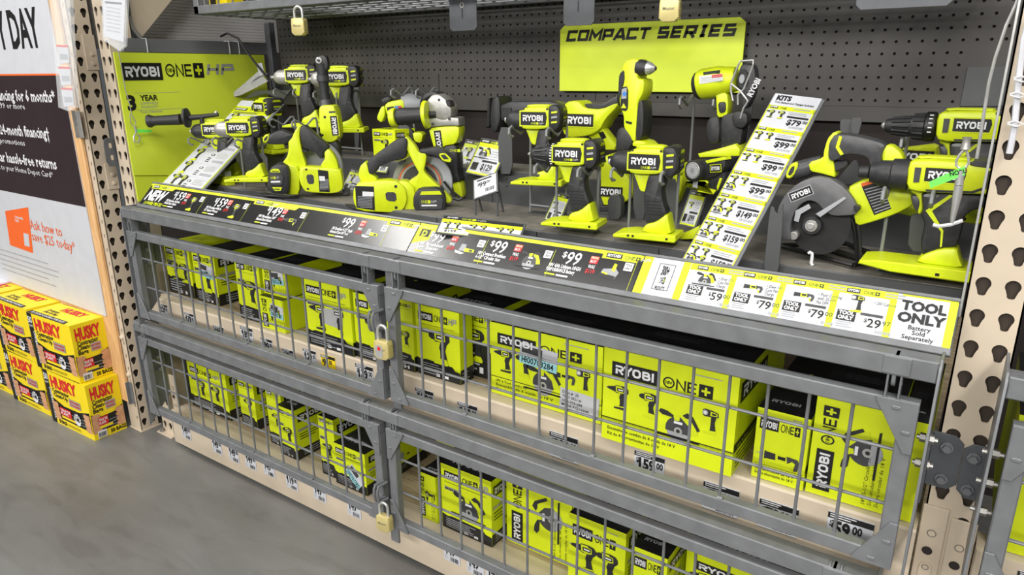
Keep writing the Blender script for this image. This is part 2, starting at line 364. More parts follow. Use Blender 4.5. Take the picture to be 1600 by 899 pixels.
def pict(mb, fr, kind, a, b, s, d, rot=0, flip=1):
    """small printed tool picture, s wide"""
    c, q = cos(rot), sin(rot)
    def T(pts): return [(a+(x*flip*s)*c-(y*s)*q, b+(x*flip*s)*q+(y*s)*c) for x, y in pts]
    def F(pts, m, k=0): mb.flat(fr, T(pts), d+k*.00015, m)
    circ = lambda x, y, r, n=12: [(x+r*cos(2*pi*k/n), y+r*sin(2*pi*k/n)) for k in range(n)]
    G2 = GREYP
    if kind in ('drill', 'impact'):
        if kind == 'drill': F([(-.60, .40), (-.50, .43), (-.34, .47), (-.2, .50), (-.2, .22), (-.34, .25), (-.50, .29), (-.60, .32)], DARK, 0); F([(-.66, .38), (-.58, .39), (-.58, .33), (-.66, .34)], SILV, 0)
        else: F([(-.44, .41), (-.34, .47), (-.1, .50), (-.1, .22), (-.34, .25), (-.44, .31)], DARK, 0)
        F([(-.22, .54), (.1, .57), (.3, .54), (.40, .44), (.41, .28), (.30, .16), (-.20, .19)], DARK, 1)
        F([(-.2, .51), (.06, .53), (.10, .47), (.22, .46), (.24, .26), (.1, .21), (-.18, .23)], LIMEP, 2)
        F([(-.13, .44), (.20, .44), (.20, .28), (-.13, .28)], BLACK, 3); F([(-.08, .39), (.16, .39), (.16, .33), (-.08, .33)], WHITE, 4)
        F([(-.08, .2), (.10, .2), (.02, .02), (-.04, .04)], LIMEP, 2)
        F([(.04, .2), (.30, .18), (.22, -.06), (.30, -.40), (.02, -.42), (.02, -.1), (-.02, .0)], DARK, 3)
        F([(-.26, -.46), (.0, -.40), (.06, -.34), (.28, -.36), (.34, -.50), (.30, -.56), (-.24, -.56)], DARK if kind == 'drill' else LIMEP, 4)
        if kind == 'drill': F([(-.24, -.44), (.30, -.38), (.32, -.43), (-.24, -.48)], LIMEP, 5)
    elif kind == 'saw':
        F(circ(.02, -.14, .36, 20), G2, 0)
        F([(.02+.40*cos(a_), -.10+.42*sin(a_)) for a_ in [-.25+3.6*k/14 for k in range(15)]], DKGR, 1); F(circ(.02, -.14, .13), SILV, 2); F(circ(.02, -.14, .06), DARK, 3)
        F([(.10, .30), (.16, .42), (.34, .36), (.56, .06), (.64, -.12), (.42, -.16), (.34, .10)], LIMEP, 2)
        F([(.12, .40), (.26, .52), (.44, .44), (.68, .06), (.60, .0), (.38, .34), (.24, .34)], DARK, 3)
        F([(-.62, .36), (-.56, .46), (-.36, .44), (-.14, .34), (-.16, .26), (-.5, .28)], DARK, 3); F([(-.16, .36), (.06, .40), (.04, .2), (-.1, .18)], LIMEP, 2)
        F([(-.12, .17), (.14, .17), (.14, .09), (-.12, .09)], WHITE, 4); F([(-.72, -.34), (.66, -.34), (.70, -.40), (-.70, -.40)], BLACK, 4)
    elif kind == 'recip':
        F([(-.74, .03), (-.42, .05), (-.42, 0), (-.74, .01)], SILV, 0); F([(-.46, .17), (-.40, .14), (-.1, .13), (-.1, -.09), (-.38, -.11), (-.46, -.14)], DARK, 1)
        F([(-.12, .13), (.24, .14), (.30, -.08), (-.1, -.11)], LIMEP, 2); F([(-.04, .09), (.2, .09), (.2, -.03), (-.04, -.03)], BLACK, 3); F([(.22, .15), (.56, .12), (.64, -.02), (.58, -.28), (.46, -.30), (.50, -.04), (.40, .02), (.26, -.1)], DKGR, 4); F([(.36, -.10), (.44, -.12), (.50, -.32), (.40, -.30)], LIMEP, 4)
    elif kind == 'lightold':
        F([(-.3, .5), (.0, .52), (.0, .22), (-.3, .2)], DARK, 0); F([(-.26, .46), (-.12, .46), (-.12, .26), (-.26, .26)], WHITE, 1)
        F([(0, .5), (.25, .45), (.2, .2), (0, .22)], LIMEP, 1); F([(.0, .22), (.2, .22), (.16, -.4), (-.04, -.4)], DARK, 2)
        F([(-.3, -.4), (.25, -.38), (.25, -.5), (-.3, -.5)], LIMEP, 3)
    elif kind == 'light':
        F([(-.34, .50), (-.24, .54), (.02, .52), (.30, .46), (.32, .26), (.02, .22), (-.24, .20), (-.34, .24)], DARK, 0); F(circ(-.24, .37, .12), SILV, 1); F(circ(-.24, .37, .07), WHITE, 2)
        F([(-.02, .47), (.26, .43), (.27, .30), (-.02, .27)], LIMEP, 1); F([(.04, .42), (.22, .40), (.22, .33), (.04, .32)], BLACK, 2)
        F([(.02, .24), (.24, .26), (.18, .0), (.24, -.38), (.0, -.40), (.02, .0)], DARK, 3); F([(-.30, -.44), (.0, -.38), (.26, -.36), (.30, -.50), (-.28, -.52)], LIMEP, 4)
    elif kind == 'batt':
        F([(-.4, -.2), (.35, -.3), (.5, .1), (.3, .3), (-.3, .2)], GREYP, 0); F([(-.4, -.2), (.35, -.3), (.4, -.1), (-.4, 0)], DARK, 1)
        F([(.1, .2), (.15, .55), (.3, .5), (.28, .1)], LIMEP, 2); F([(-.3, -.02), (.0, -.08), (.0, .0), (-.3, .06)], LIMEP, 2)
    elif kind == 'grinder':
        F([(-.3, .3), (.0, .3), (.05, -.1), (-.35, -.1)], GREYP, 0); F([(0, .1), (.6, .06), (.62, -.1), (0, -.12)], LIMEP, 1); F([(.3, .04), (.5, .03), (.5, -.08), (.3, -.08)], BLACK, 2)
        F([(-.55, -.1), (.1, -.2), (-.1, -.3), (-.5, -.25)], SILV, 1)
# ================================================================ the setting
mb = MB(); mb.box(-6, -5, -.05, 3, 2.5, 0, FLOOR); tag(mb.build('floor', smooth=False), None, None, kind='structure')
mb = MB(); mb.box(-4.6, 1.25, 0, 1.2, 1.3, 2.6, BACKW); tag(mb.build('wall_back', smooth=False), None, None, kind='structure')

# ---------------------------------------------------------------- rack uprights with keyhole punched faces
KEY = [(.0102*cos(t), .0102*sin(t)) for t in [radians(-38+256*k/14) for k in range(15)]]+[(-.0058, -.0130), (-.0050, -.0170), (-.0026, -.0190), (.0026, -.0190), (.0050, -.0170), (.0058, -.0130)]
DOT = [(.0034*cos(2*pi*k/8+.2), .0034*sin(2*pi*k/8+.2)) for k in range(8)]
def punched(mb, fr, a0, a1, z0, z1, cols, pitch, zoff, mode, m, depth=.003, skip=None, lean=0):
    cw = (a1-a0)/cols if mode == 'key' else pitch
    rows = []; k = math.ceil((z0-zoff)/pitch-1e-6)
    while zoff+k*pitch+pitch/2 <= z1+1e-6:
        if zoff+k*pitch-pitch/2 >= z0-1e-6: rows.append(zoff+k*pitch)
        k += 1
    lo, hi = rows[0]-pitch/2, rows[-1]+pitch/2
    if lo > z0+1e-5: mb.rect(fr, a0, z0, a1, lo, 0, m)
    if hi < z1-1e-5: mb.rect(fr, a0, hi, a1, z1, 0, m)
    for zc in rows:
        for ci in range(cols):
            oc = a0+cw*(ci+.5); x0, x1, y0, y1 = oc-cw/2, oc+cw/2, zc-pitch/2, zc+pitch/2
            if skip and skip(oc, zc): mb.rect(fr, x0, y0, x1, y1, 0, m); continue
            sk = lean*(1 if ci % 2 == 0 else -1)
            inn = [(oc+p[0]+(sk*min(0, p[1]+.006)), zc+p[1]) for p in (KEY if mode == 'key' else DOT)]
            pts = []; N = len(inn)
            for (x, y) in inn:
                c, s_ = x-oc, y-zc; k = 1e9
                if c > 1e-9: k = min(k, (x1-oc)/c)
                if c < -1e-9: k = min(k, (x0-oc)/c)
                if s_ > 1e-9: k = min(k, (y1-zc)/s_)
                if s_ < -1e-9: k = min(k, (y0-zc)/s_)
                pts.append((oc+k*c, zc+k*s_))
            cor = [(x1, y1), (x0, y1), (x0, y0), (x1, y0)]
            ang = lambda q: math.atan2(q[1]-zc, q[0]-oc)
            vs = [fr.P(*q) for q in inn]+[fr.P(*q, -depth) for q in inn]+[fr.P(*q) for q in pts]+[fr.P(*q) for q in cor]; fs = []
            for i in range(N):
                j = (i+1) % N; a, b = ang(inn[i]), ang(inn[j]); d_ = (b-a) % (2*pi)
                mid = [3*N+q for q in range(4) if 1e-6 < ((ang(cor[q])-a) % (2*pi)) < d_-1e-6]
                fs.append((i, 2*N+i)+tuple(mid)+(2*N+j, j)); fs.append((i, j, N+j, N+i))
            mb.add(vs, fs, m)
def upright(label, xc, y0, ztop, rot=False, zoff=.04):
    t = thing('rack_upright', label, 'rack post', (xc, y0+.035, 0), 'punched tan rack posts')
    mb = MB()
    w2 = .037
    if not rot:
        fr = Fr((xc, y0, 0), (1, 0, 0))
        punched(mb, fr, -w2, w2, 0, ztop, 2, .0508, zoff, 'key', TAN, lean=0)
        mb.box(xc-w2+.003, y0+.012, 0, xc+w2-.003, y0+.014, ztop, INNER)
        for sx in (-1, 1):
            x = xc+sx*w2; mb.box(x, y0, 0, x-sx*.0025, y0+.075, ztop, TAN)
            mb.box(x, y0+.0725, 0, x-sx*.012, y0+.075, ztop, TAN)
    else:
        fr = Fr((xc, y0, 0), (0, 1, 0))      # holes face +x
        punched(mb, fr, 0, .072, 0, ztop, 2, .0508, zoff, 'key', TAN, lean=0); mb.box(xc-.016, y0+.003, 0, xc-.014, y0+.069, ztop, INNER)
        # the face turned to the aisle carries small square slots
        fa = Fr((xc, y0, 0), (1, 0, 0)); z = 0
        zs = [0]
        for k in range(int(ztop/.0508)-1):
            zc = zoff+.018+k*.0508
            mb.rect(fa, -.072, zs[-1], -.0, zc-.006, 0, TAN); mb.rect(fa, -.072, zc-.006, -.015, zc+.006, 0, TAN); mb.rect(fa, -.009, zc-.006, 0, zc+.006, 0, TAN)
            zs.append(zc+.006)
        mb.rect(fa, -.072, zs[-1], 0, ztop, 0, TAN)
        for yy in (y0+.0695, y0+.0025):
            mb.box(xc-.072, yy, 0, xc, yy+.0025, ztop, TAN)
    part(mb, 'post', t)
    mb = MB()
    if rot: mb.box(xc-.078, y0-.004, 0, xc+.006, y0+.078, .004, TAN, .001)
    else: mb.box(xc-.05, y0-.02, 0, xc+.05, y0+.09, .005, TAN, .001); mb.tube([(xc-.03, y0-.010, .004), (xc-.03, y0-.010, .018)], .008, ZINC, 6)
    part(mb, 'foot_plate', t)
    return t
ZR = .04
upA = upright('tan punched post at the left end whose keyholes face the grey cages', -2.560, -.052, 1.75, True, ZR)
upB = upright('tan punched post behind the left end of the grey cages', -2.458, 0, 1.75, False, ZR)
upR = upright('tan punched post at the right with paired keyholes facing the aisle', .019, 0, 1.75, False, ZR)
# strap plates and rivets on the posts
def bolt(mb, p, n, r=.006, h=.006, m=None):
    p = Vector(p); n = Vector(n).normalized(); mb.tube([p, p+n*h*.5], r*1.45, m or ZINC, 12); mb.tube([p+n*h*.5, p+n*h*1.3], r, m or ZINC, 6)
for z0, z1 in ((1.62, 1.75), (1.33, 1.44), (.93, 1.02)):
    mb = MB(); mb.box(-2.560, -.018, z0, -2.556, .021, z1, TAN, .001)
    for k in range(2): bolt(mb, (-2.556, .004, z0+.02+k*.03), (1, 0, 0), .005, .004, TAN)
    part(mb, 'strap_plate', upA)
for z in (.385, .235):
    mb = MB(); mb.tube([(-2.578, -.052, z-.0), (-2.578, -.056, z), (-2.578, -.060, z)], [.011, .010, .004], TAN, 12); part(mb, 'rivet', upA)
# clip hanging on the left post
t = thing('slotted_bracket', 'dark grey slotted bracket bolted in the gap between the two left posts', 'bracket', (-2.49, -.03, 1.09))
mb = MB(); fr = Fr((-2.500, 0, 0), (0, 1, 0))
mb.prism(fr, rnd([(-.036, 1.015), (.004, 1.015), (.004, 1.110), (-.026, 1.110), (-.036, 1.100)], 1), -.003, 0, CAGED, .0006)
for b in (1.036, 1.076): mb.prism(fr, rnd([(-.020, b), (-.011, b), (-.011, b+.017), (-.020, b+.017)], 1), 0, .0004, TAN)
part(mb, 'plate', t)

mb = MB(); mb.box(-2.586, -.056, .115, -2.566, -.0525, .205, CAGE, .001); mb.box(-2.586, -.068, .115, -2.583, -.056, .205, CAGE)
tag(mb.build('metal_clip'), 'small grey metal clip low on the left tan post beside the yellow boxes', 'clip')
mb = MB(); mb.box(-2.592, -.068, 1.11, -2.560, -.0655, 1.20, ALU, .001); mb.box(-2.592, -.078, 1.11, -2.589, -.066, 1.20, ALU)
tag(mb.build('metal_clip'), 'bright metal channel clip on the left post beside the dark sign', 'clip')

# tall beam end connectors on the right post and the left post
def connector(label, x0, x1, z0, z1, y=-.003):
    t = thing('beam_connector', label, 'beam connector', ((x0+x1)/2, y, z0), 'stamped tan beam end plates')
    mb = MB(); fr = Fr((x0, y, z0), (1, 0, 0)); w_ = x1-x0
    mb.prism(fr, [(0, 0), (w_, 0), (w_, z1-z0), (0, z1-z0)], -.003, .002, TAN, .001)
    part(mb, 'plate', t)
    H = z1-z0; zz = H-.05
    mb = MB()
    while zz > .03:
        disc(mb, fr, w_*.5, zz, .007, .0032, TAN, 14); ring(mb, fr, w_*.5, zz, .0055, .007, .0036, DUST)
        disc(mb, fr, w_*.45, zz-.035, .008, .0030, BACKW, 14)
        q = [(w_*.5+.010*cos(a), zz-.068+.010*sin(a)) for a in [pi*k/6 for k in range(7)]]+[(w_*.5-.010, zz-.125), (w_*.5+.010, zz-.125)]
        mb.prism(fr, q, .0015, .005, TAN, .001); ring(mb, fr, w_*.5, zz-.066, .004, .0055, .0055, DUST); disc(mb, fr, w_*.5, zz-.118, .008, .0056, TAN)
        ring(mb, fr, w_*.5, zz-.118, .003, .005, .006, DUST)
        zz -= .2
    part(mb, 'stamping', t)
connector('tan stamped plate on the right post, left one of the pair', -.021, .0165, .36, .617)
connector('tan stamped plate on the right post, right one of the pair', .0205, .058, .36, .605)
connector('tan stamped plate on the left post at the middle beam', -2.40, -2.365, .44, .66, .004)
connector('tan stamped plate on the left post at the floor beam', -2.40, -2.365, .02, .26, .004)

# beams and decks
def beam(label, z0, z1, y=-.03):
    t = thing('shelf_beam', label, 'beam', (-1.2, y, z0))
    mb = MB(); fr = Fr((0, 0, 0), (0, -1, 0)); x0, x1 = -2.362, -.024
    f2 = Fr((x1, 0, 0), (0, 1, 0))
    mb.prism(f2, [(y, z0), (y+.06, z0), (y+.06, z1), (y+.004, z1), (y, z1-.004)], x0-x1, 0, TAN, .0)
    part(mb, 'rail', t); return t
beam('tan shelf beam with price tags behind the upper pair of wire doors', .452, .577)
beam('low tan beam with price tags just above the concrete floor', .012, .14)
def deck(label, z, y0=.031):
    t = thing('shelf_deck', label, 'shelf deck', (-1.2, .3, z-.03)); mb = MB(); y = y0; x = -2.36
    while y < 1.2:
        w_ = .085; mb.box(-2.36, y, z-.018, -.024, y+w_, z, DECK, .001); y += w_+.003
    part(mb, 'boards', t, smooth=False)
    for x in (-2.2, -1.6, -1.2, -.6, -.2): mb = MB(); mb.box(x, y0+.002, z-.05, x+.04, 1.18, z-.018, DECK); part(mb, 'joist', t)
deck('slatted wooden deck that carries the upper cartons', .577)
deck('slatted wooden deck of the bottom shelf near the floor', .14)

# ---------------------------------------------------------------- the two grey cage frames
YF = -.115
def tri(mb, x, z, sx, sz, y, L=.058, Hh=.085, m=CAGE):
    mb.prism(Fr((x, y, z), (1, 0, 0)), [(0, 0), (sx*L, 0), (sx*L, sz*.006), (sx*.012, sz*Hh), (0, sz*Hh)], 0, .0035, m, .0008)
    for a, b in ((.03, .012), (.012, .05)): mb.prism(Fr((x+sx*a, y, z+sz*b), (1, 0, 0)), rnd([(-.006, -.003), (.006, -.003), (.006, .003), (-.006, .003)]), .003, .0055, m, .001)
def lug(mb, x, z, y=YF):
    # pair of ears on the door and a rounded tab on the beam, pinned
    for dx in (-.012, .006):
        f = Fr((x+dx+.003, y+.012, z), (0, 1, 0)); r = .0115
        mb.prism(f, [(-r, -.004), (r, -.004), (r, .04)]+[(r*cos(a), .043+r*sin(a)) for a in [pi*k/8 for k in range(1, 8)]]+[(-r, .04)], -.003, 0, CAGE, .0005)
    mb.tube([(x-.02, y+.012, z+.042), (x+.02, y+.012, z+.042)], .0045, ZINC, 8)
    mb.tube([(x+.011, y+.012, z+.042), (x+.018, y+.012, z+.042)], .0085, ZINC, 6)
    mb.tube([(x+.0055, y+.012, z+.022), (x+.0095, y+.012, z+.022)], .004, CAGE, 8)
def cage(label, x0, x1, zt, zb, hinges):
    t = thing('cage_frame', label, 'cage frame', (x0, -.07, zb), 'grey steel cage frames')
    mb = MB(); mb.box(x0, YF, zt-.033, x1, YF+.036, zt, CAGE, .002); part(mb, 'top_rail', t)
    for x, s_ in ((x0, 1), (x1, -1)):
        mb = MB(); f = Fr((x if s_ > 0 else x+.004, 0, 0), (0, 1, 0))
        pts = [(YF-.002, zb), (YF-.002, zt-.012), (YF+.008, zt+.003), (-.03, zt+.003), (-.03, zb+.09)]
        mb.prism(f, pts, -.004, 0, CAGE, .0005); part(mb, 'side_plate', t)
        for z in (zt-.15, zt-.195):
            mb = MB()
            for d in (1, -1): mb.tube([(x+.002*d, -.052, z), (x+d*.010, -.052, z)], .0075, ZINC, 6)
            mb.tube([(x-.014, -.052, z), (x+.015, -.052, z)], .004, ZINC, 8); part(mb, 'bolt', t)
    mb = MB(); xm = (x0+x1)/2+.012
    mb.box(xm-.012, YF+.028, zb-.02, xm+.016, YF+.036, zt-.03, CAGE, .001); part(mb, 'centre_post', t)
    for h in hinges:
        mb = MB(); f = Fr((h-.003+.003, YF+.012, zt-.052), (0, 1, 0)); r = .011
        q = [(-r, .052)]+[(r*cos(a), .010+r*sin(a)) for a in [pi+pi*k/8 for k in range(9)]]+[(r, .052)]
        mb.prism(f, q, -.0055, 0, CAGE, .0005)
        mb.box(h-.02, YF-.002, zt-.03, h+.018, YF+.004, zt-.002, CAGE, .001); part(mb, 'hinge_tab', t)
    return t
def door(label, x0, x1, z0, z1, hinges):
    t = thing('cage_door', label, 'cage door', ((x0+x1)/2, YF, z0), 'hinged wire mesh cage doors')
    y0, y1 = YF+.003, YF+.025; e = .025
    mb = MB(); mb.box(x0, y0, z1-e, x1, y1, z1, CAGE, .002); mb.box(x0, y0, z0, x1, y1, z0+e, CAGE, .002)
    mb.box(x0, y0, z0+e-.001, x0+e, y1, z1-e+.001, CAGE, .002); mb.box(x1-e, y0, z0+e-.001, x1, y1, z1-e+.001, CAGE, .002)
    part(mb, 'door_frame', t)
    mb = MB(); n = 15; w_ = (x1-x0-2*e)/(n+1)
    for k in range(1, n+1):
        x = x0+e+w_*k; mb.tube([(x, y1-.006, z0+.012), (x, y1-.006, z1-.012)], .003, CAGE, 8)
    for k in (1, 2):
        z = z0+(z1-z0)*(k/3+.012); mb.tube([(x0+.01, y1+.000, z), (x1-.01, y1+.000, z)], .003, CAGE, 8)
    part(mb, 'wire_mesh', t)
    for x, sx in ((x0, 1), (x1, -1)):
        for z, sz in ((z0, 1), (z1, -1)):
            mb = MB(); tri(mb, x, z, sx, sz, y0-.0005); part(mb, 'gusset_plate', t)
            mb = MB(); 
    for k in (3, 8, 12): mb = MB(); mb.tube([(x0+e+w_*k, y0+.004, z0+e), (x0+e+w_*k+.010, y0+.004, z0+e+.001)], .004, CAGE, 6); part(mb, 'weld_bead', t)
    for h in hinges:
        mb = MB(); lug(mb, h, z1); part(mb, 'hinge_ear', t)
    return t
hu = [-2.262, -1.205, -1.107, -.085]
hl = [x-.036 for x in hu[:3]]+[-.125]
cage('upper grey steel cage frame under the row of price signs', -2.30, -.033, .908, .50, hu)
cage('lower grey steel cage frame nearest the floor', -2.345, -.065, .512, .12, hl)
door('upper left wire mesh door', -2.288, -1.166, .540, .835, hu[:2])
door('upper right wire mesh door', -1.144, -.048, .545, .838, hu[2:])
door('lower left wire mesh door', -2.332, -1.196, .175, .462, hl[:2])
door('lower right wire mesh door', -1.170, -.085, .172, .462, hl[2:])

# bracket pair on the right post
def bracket(label, x0, x1, z0, z1, side, ylab=-.006, ncol=1):
    t = thing('mounting_bracket', label, 'bracket', ((x0+x1)/2, ylab, z0), 'dark grey cage mounting brackets')
    mb = MB(); fr = Fr((x0, ylab, z0), (1, 0, 0)); W = x1-x0; Hh = z1-z0; c = .012
    q = [(0, 0), (W-c, 0), (W, c), (W, Hh-c), (W-c, Hh), (0, Hh)] if side < 0 else [(c, 0), (W, 0), (W, Hh), (c, Hh), (0, Hh-c), (0, c)]
    mb.prism(fr, q, -.0045, 0, CAGED, .0006)
    xe = x0 if side < 0 else x1
    mb.box(xe, -.075, z0, xe+side*.004, ylab, z1, CAGED, .0006)
    part(mb, 'angle_plate', t)
    for z in (z0+.018, z1-.022):
        mb = MB(); bolt(mb, ((x0+x1)/2, ylab, z), (0, -1, 0), .0065, .009, CAGE); part(mb, 'bolt', t)
bracket('dark grey bracket on the right post, left one of two', -.026, .0175, .655, .752, -1)
bracket('dark grey bracket on the right post, right one of two', .0185, .048, .648, .745, 1)
bracket('dark grey bracket behind the left end of the upper cage', -2.415, -2.315, .70, .79, 1, -.002)
bracket('dark grey bracket behind the left end of the lower cage', -2.445, -2.358, .31, .40, 1, -.002)

# ---------------------------------------------------------------- neighbouring bay at the right edge
t = thing('cage_frame', 'grey cage frame of the next bay at the right edge', 'cage frame', (.3, -.07, .4), 'grey steel cage frames')
mb = MB(); mb.box(.050, YF, .875, .75, YF+.036, .908, CAGE, .002); part(mb, 'top_rail', t)
mb = MB(); f = Fr((.050, 0, 0), (0, 1, 0)); mb.prism(f, [(YF-.002, .50), (YF-.002, .896), (YF+.008, .911), (-.02, .911), (-.02, .59)], -.004, 0, CAGE, .0005); part(mb, 'side_plate', t)
for z in (.76, .71, .66): mb = MB(); mb.tube([(.040, -.052, z), (.068, -.052, z)], .004, ZINC, 8); mb.tube([(.052, -.052, z), (.062, -.052, z)], .0075, ZINC, 6); part(mb, 'bolt', t)
door('wire mesh door of the next bay at the right edge', .066, 1.15, .545, .838, [.11])
mb = MB(); mb.box(.06, -.03, .452, 1.2, .03, .577, TAN, .004); tag(mb.build('shelf_beam'), 'tan shelf beam of the next bay at the right edge', 'beam')

# ---------------------------------------------------------------- display board, steps, pegboard
def deckplate(name, label, cat, x0, y0, z0, x1, y1, z1):
    t = thing(name, label, cat, ((x0+x1)/2, (y0+y1)/2, z0))
    mb = MB(); mb.box(x0, y0, z0, x1, y1, z1, STEP, .002)
    for x in [x0+.3*k for k in range(1, int((x1-x0)/.3))]:
        mb.box(x-.001, y0-.0005, z0+.002, x+.001, y0+.001, z1-.003, BLACK)
        for dz in (.02, .04): disc(mb, Fr((0, y0, 0), (1, 0, 0)), x+.05, z1-dz, .0025, .0006, BLACK, 8)
    part(mb, 'riser', t)
    mb = MB(); mb.box(x0+.002, y0+.004, z1, x1-.002, y1-.002, z1+.0015, DUST); part(mb, 'dusty_top', t)
    return t
S1, S2, S3 = .965, 1.055, 1.105
deckplate('display_step', 'lowest grey metal display step right behind the price signs', 'display step', -2.36, .10, .90, -.024, .34, S1)
deckplate('display_step', 'middle grey metal display step with a dusty top', 'display step', -2.36, .26+.08, .90, -.024, .50, S2)
mb = MB(); mb.box(-2.36, -.03, .893, -.024, .60, .899, STEP); tag(mb.build('display_tray'), 'grey metal tray under the display steps', 'tray')

t = thing('pegboard', 'dark grey metal pegboard behind the displayed tools', 'pegboard', (-1.2, .612, 1.2))
mb = MB(); fr = Fr((0, .612, 0), (1, 0, 0))
gaps = [(-2.05, -1.99), (-1.60, -1.55), (-1.02, -.96)]
def skip(a, z): return (z < 1.31 and any(g0 < a < g1 for g0, g1 in gaps)) or (a > -.10 and z < 1.36)
PX0 = -.0096+(-.5371+.0096)*.7279; PZ0 = 1.3136+(1.2213-1.3136)*.7279
a0 = PX0-.0127-.0254*77; punched(mb, fr, a0, a0+.0254*93, PZ0-.0127, PZ0-.0127+.0254*20, 93, .0254, PZ0, 'peg', PEG, .002, skip=skip)
part(mb, 'perforated_panel', t, smooth=False)
mb = MB(); mb.box(-2.37, .600, 1.198, -.024, .625, 1.2335, PEG, .001)
for g0, g1 in gaps: mb.box(g0+.03, .6105, 1.2335, g0+.0315, .612, 1.31, BLACK)
part(mb, 'bottom_rail', t)
mb = MB(); fq = Fr((0, .608, 0), (1, 0, 0)); mb.pp(fq, [(1512, 105), (1600, 104), (1596, 166), (1500, 166)], -.003, 0, STEP, .0005); part(mb, 'cover_plate', t)
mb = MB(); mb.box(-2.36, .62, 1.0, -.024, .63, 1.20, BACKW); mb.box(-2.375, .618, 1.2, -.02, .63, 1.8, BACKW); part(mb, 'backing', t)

t = thing('lime_end_board', 'lime green cardboard board with logo closing the left end of the display', 'sign board', (-2.40, .29, .95))
LX = -2.40
fl = Fr((LX, 0, 0), (0, 1, 0))
mb = MB(); mb.prism(fl, [(.0, .90), (.60, .90), (.60, .985), (.0, .995)], -.010, -.005, LIMEB); part(mb, 'lower_board', t)
mb = MB(); mb.prism(fl, [(-.004, .990), (.565, .925), (.565, 1.383), (-.004, 1.383)], -.004, 0, LIMEB); part(mb, 'board', t)
mb = MB()
def lp(U, V): return fl.px(U, V)
q0 = lp(192, 125); q1 = lp(255, 124); badge(mb, fl, q0[0], q0[1]-.002, q1[0]-q0[0], lp(192, 97)[1]-q0[1], .001)
q0 = lp(260, 122); q1 = lp(319, 119); one_plus(mb, fl, q0[0], q0[1]+.004, .042, .001, w=(q1[0]-q0[0]), rot=.0)
for st in ([(0, 0), (.18, 1)], [(.85, 0), (1.03, 1)], [(.1, .5), (.95, .5)], [(1.3, 0), (1.48, .9), (2.35, .9), (2.4, .5), (1.4, .5)]):
    q0 = lp(325, 118)
    mb.stroke(fl, st, .26, .001, SILV, lambda X, Y: (q0[0]+X*.043, q0[1]+.003+Y*.036))
q0 = lp(200, 172); mb.text(fl, '3', q0[0], q0[1], .046, .001, BLACK, bold=.05)
mb.text(fl, 'YEAR', q0[0]+.045, q0[1]+.028, .018, .001, BLACK, bold=.03); mb.text(fl, 'LIMITED', q0[0]+.045, q0[1]+.015, .009, .001, GREYP, width=.06)
mb.text(fl, 'WARRANTY', q0[0]+.045, q0[1]+.003, .009, .001, GREYP, width=.06); mb.text(fl, 'Tools & Batteries', q0[0]+.04, q0[1]-.012, .008, .001, GREYP, bold=.01, width=.075)
mb.rect(fl, q0[0]+.03, q0[1]+.052, q0[0]+.19, q0[1]+.053, .001, GREYP); mb.rect(fl, q0[0]+.03, q0[1]-.003, q0[0]+.19, q0[1]-.002, .001, GREYP)
part(mb, 'printing', t)

RAIL = mat('mid_grey_rail', (.15, .155, .165), .5, .1, .1, 8)
t = thing('end_rail', 'dark grey steel rail above the lime board at the left end', 'rail', (LX-.02, .3, 1.39))
mb = MB(); mb.box(LX-.05, .03, 1.385, LX-.004, .60, 1.428, RAIL, .002); mb.box(LX-.075, .03, 1.385, LX-.05, .10, 1.62, CAGED, .002); part(mb, 'rail', t)
mb = MB(); mb.box(LX-.01, .585, .95, LX+.02, .612, 1.50, CAGED, .002); part(mb, 'corner_post', t)
for y in (.11, .42, .46):
    mb = MB(); mb.tube([(LX-.002, y, 1.384), (LX-.001, y, 1.40), (LX-.002, y, 1.428), (LX-.03, y, 1.429)], .0016, WHITE, 6); part(mb, 'cable_tie', t)
mb = MB(); mb.box(-2.60, -.02, 1.44, -2.50, 1.2, 2.4, GREYP); 
m_ = mat('corrugated_light_grey', (.42, .41, .40), .6, 0, .05, 3); mb = MB()
mb.box(-2.62, .05, 1.40, -2.60, 1.24, 2.4, m_)
for k in range(80): mb.box(-2.60, .06, 1.41+k*.011, -2.5992, 1.23, 1.4155+k*.011, m_)
tag(mb.build('corrugated_panel'), 'light grey corrugated panel beyond the left end rail', 'panel')
mb = MB(); mb.prism(Fr((-2.47, 0, 0), (0, 1, 0)), [(.02, 1.40), (.10, 1.40), (.50, 1.80), (.42, 1.86), (.02, 1.60)], -.004, 0, TAN); tag(mb.build('diagonal_brace'), 'tan diagonal rack brace above the lime board', 'brace')
mb = MB(); pts = [onplane(0, -2.45, *p) for p in ((200, 25), (207, 45), (218, 58), (224, 70))]; mb.tube(pts, .008, ALU, 8)
tag(mb.build('flexible_conduit'), 'short flexible metal conduit above the left end rail', 'conduit')
# black lead with a paper flag
t = thing('extension_cord', 'black cord hanging over the left end rail with a paper warning flag', 'cord', (-2.3, .45, 1.15))
P_ = lambda U, V, y: onplane(1, y, U, V)
mb = MB(); mb.tube([P_(345, 57, .42), P_(355, 52, .42), P_(372, 60, .44), P_(385, 80, .45), P_(400, 100, .46), P_(415, 118, .47), P_(423, 128, .47), P_(425, 142, .46)], .004, BLACK, 8); part(mb, 'cord', t)
mb = MB(); fr = vfr(400, 125, .46, 30)
mb.pp(fr, [(403, 112), (419, 127), (398, 138), (376, 149), (352, 154), (374, 137)], -.001, 0, SILV); mb.pp(fr, [(400, 100), (409, 98), (414, 116), (406, 119)], -.001, .001, PAPER)
for k in range(6): mb.fp(fr, [(392+k*3, 128-k*2), (412+k, 113+k*.2), (413+k, 115+k*.2), (393+k*3, 130-k*2)], .0006, GREYP)
part(mb, 'paper_flag', t, 'white paper warning flag')
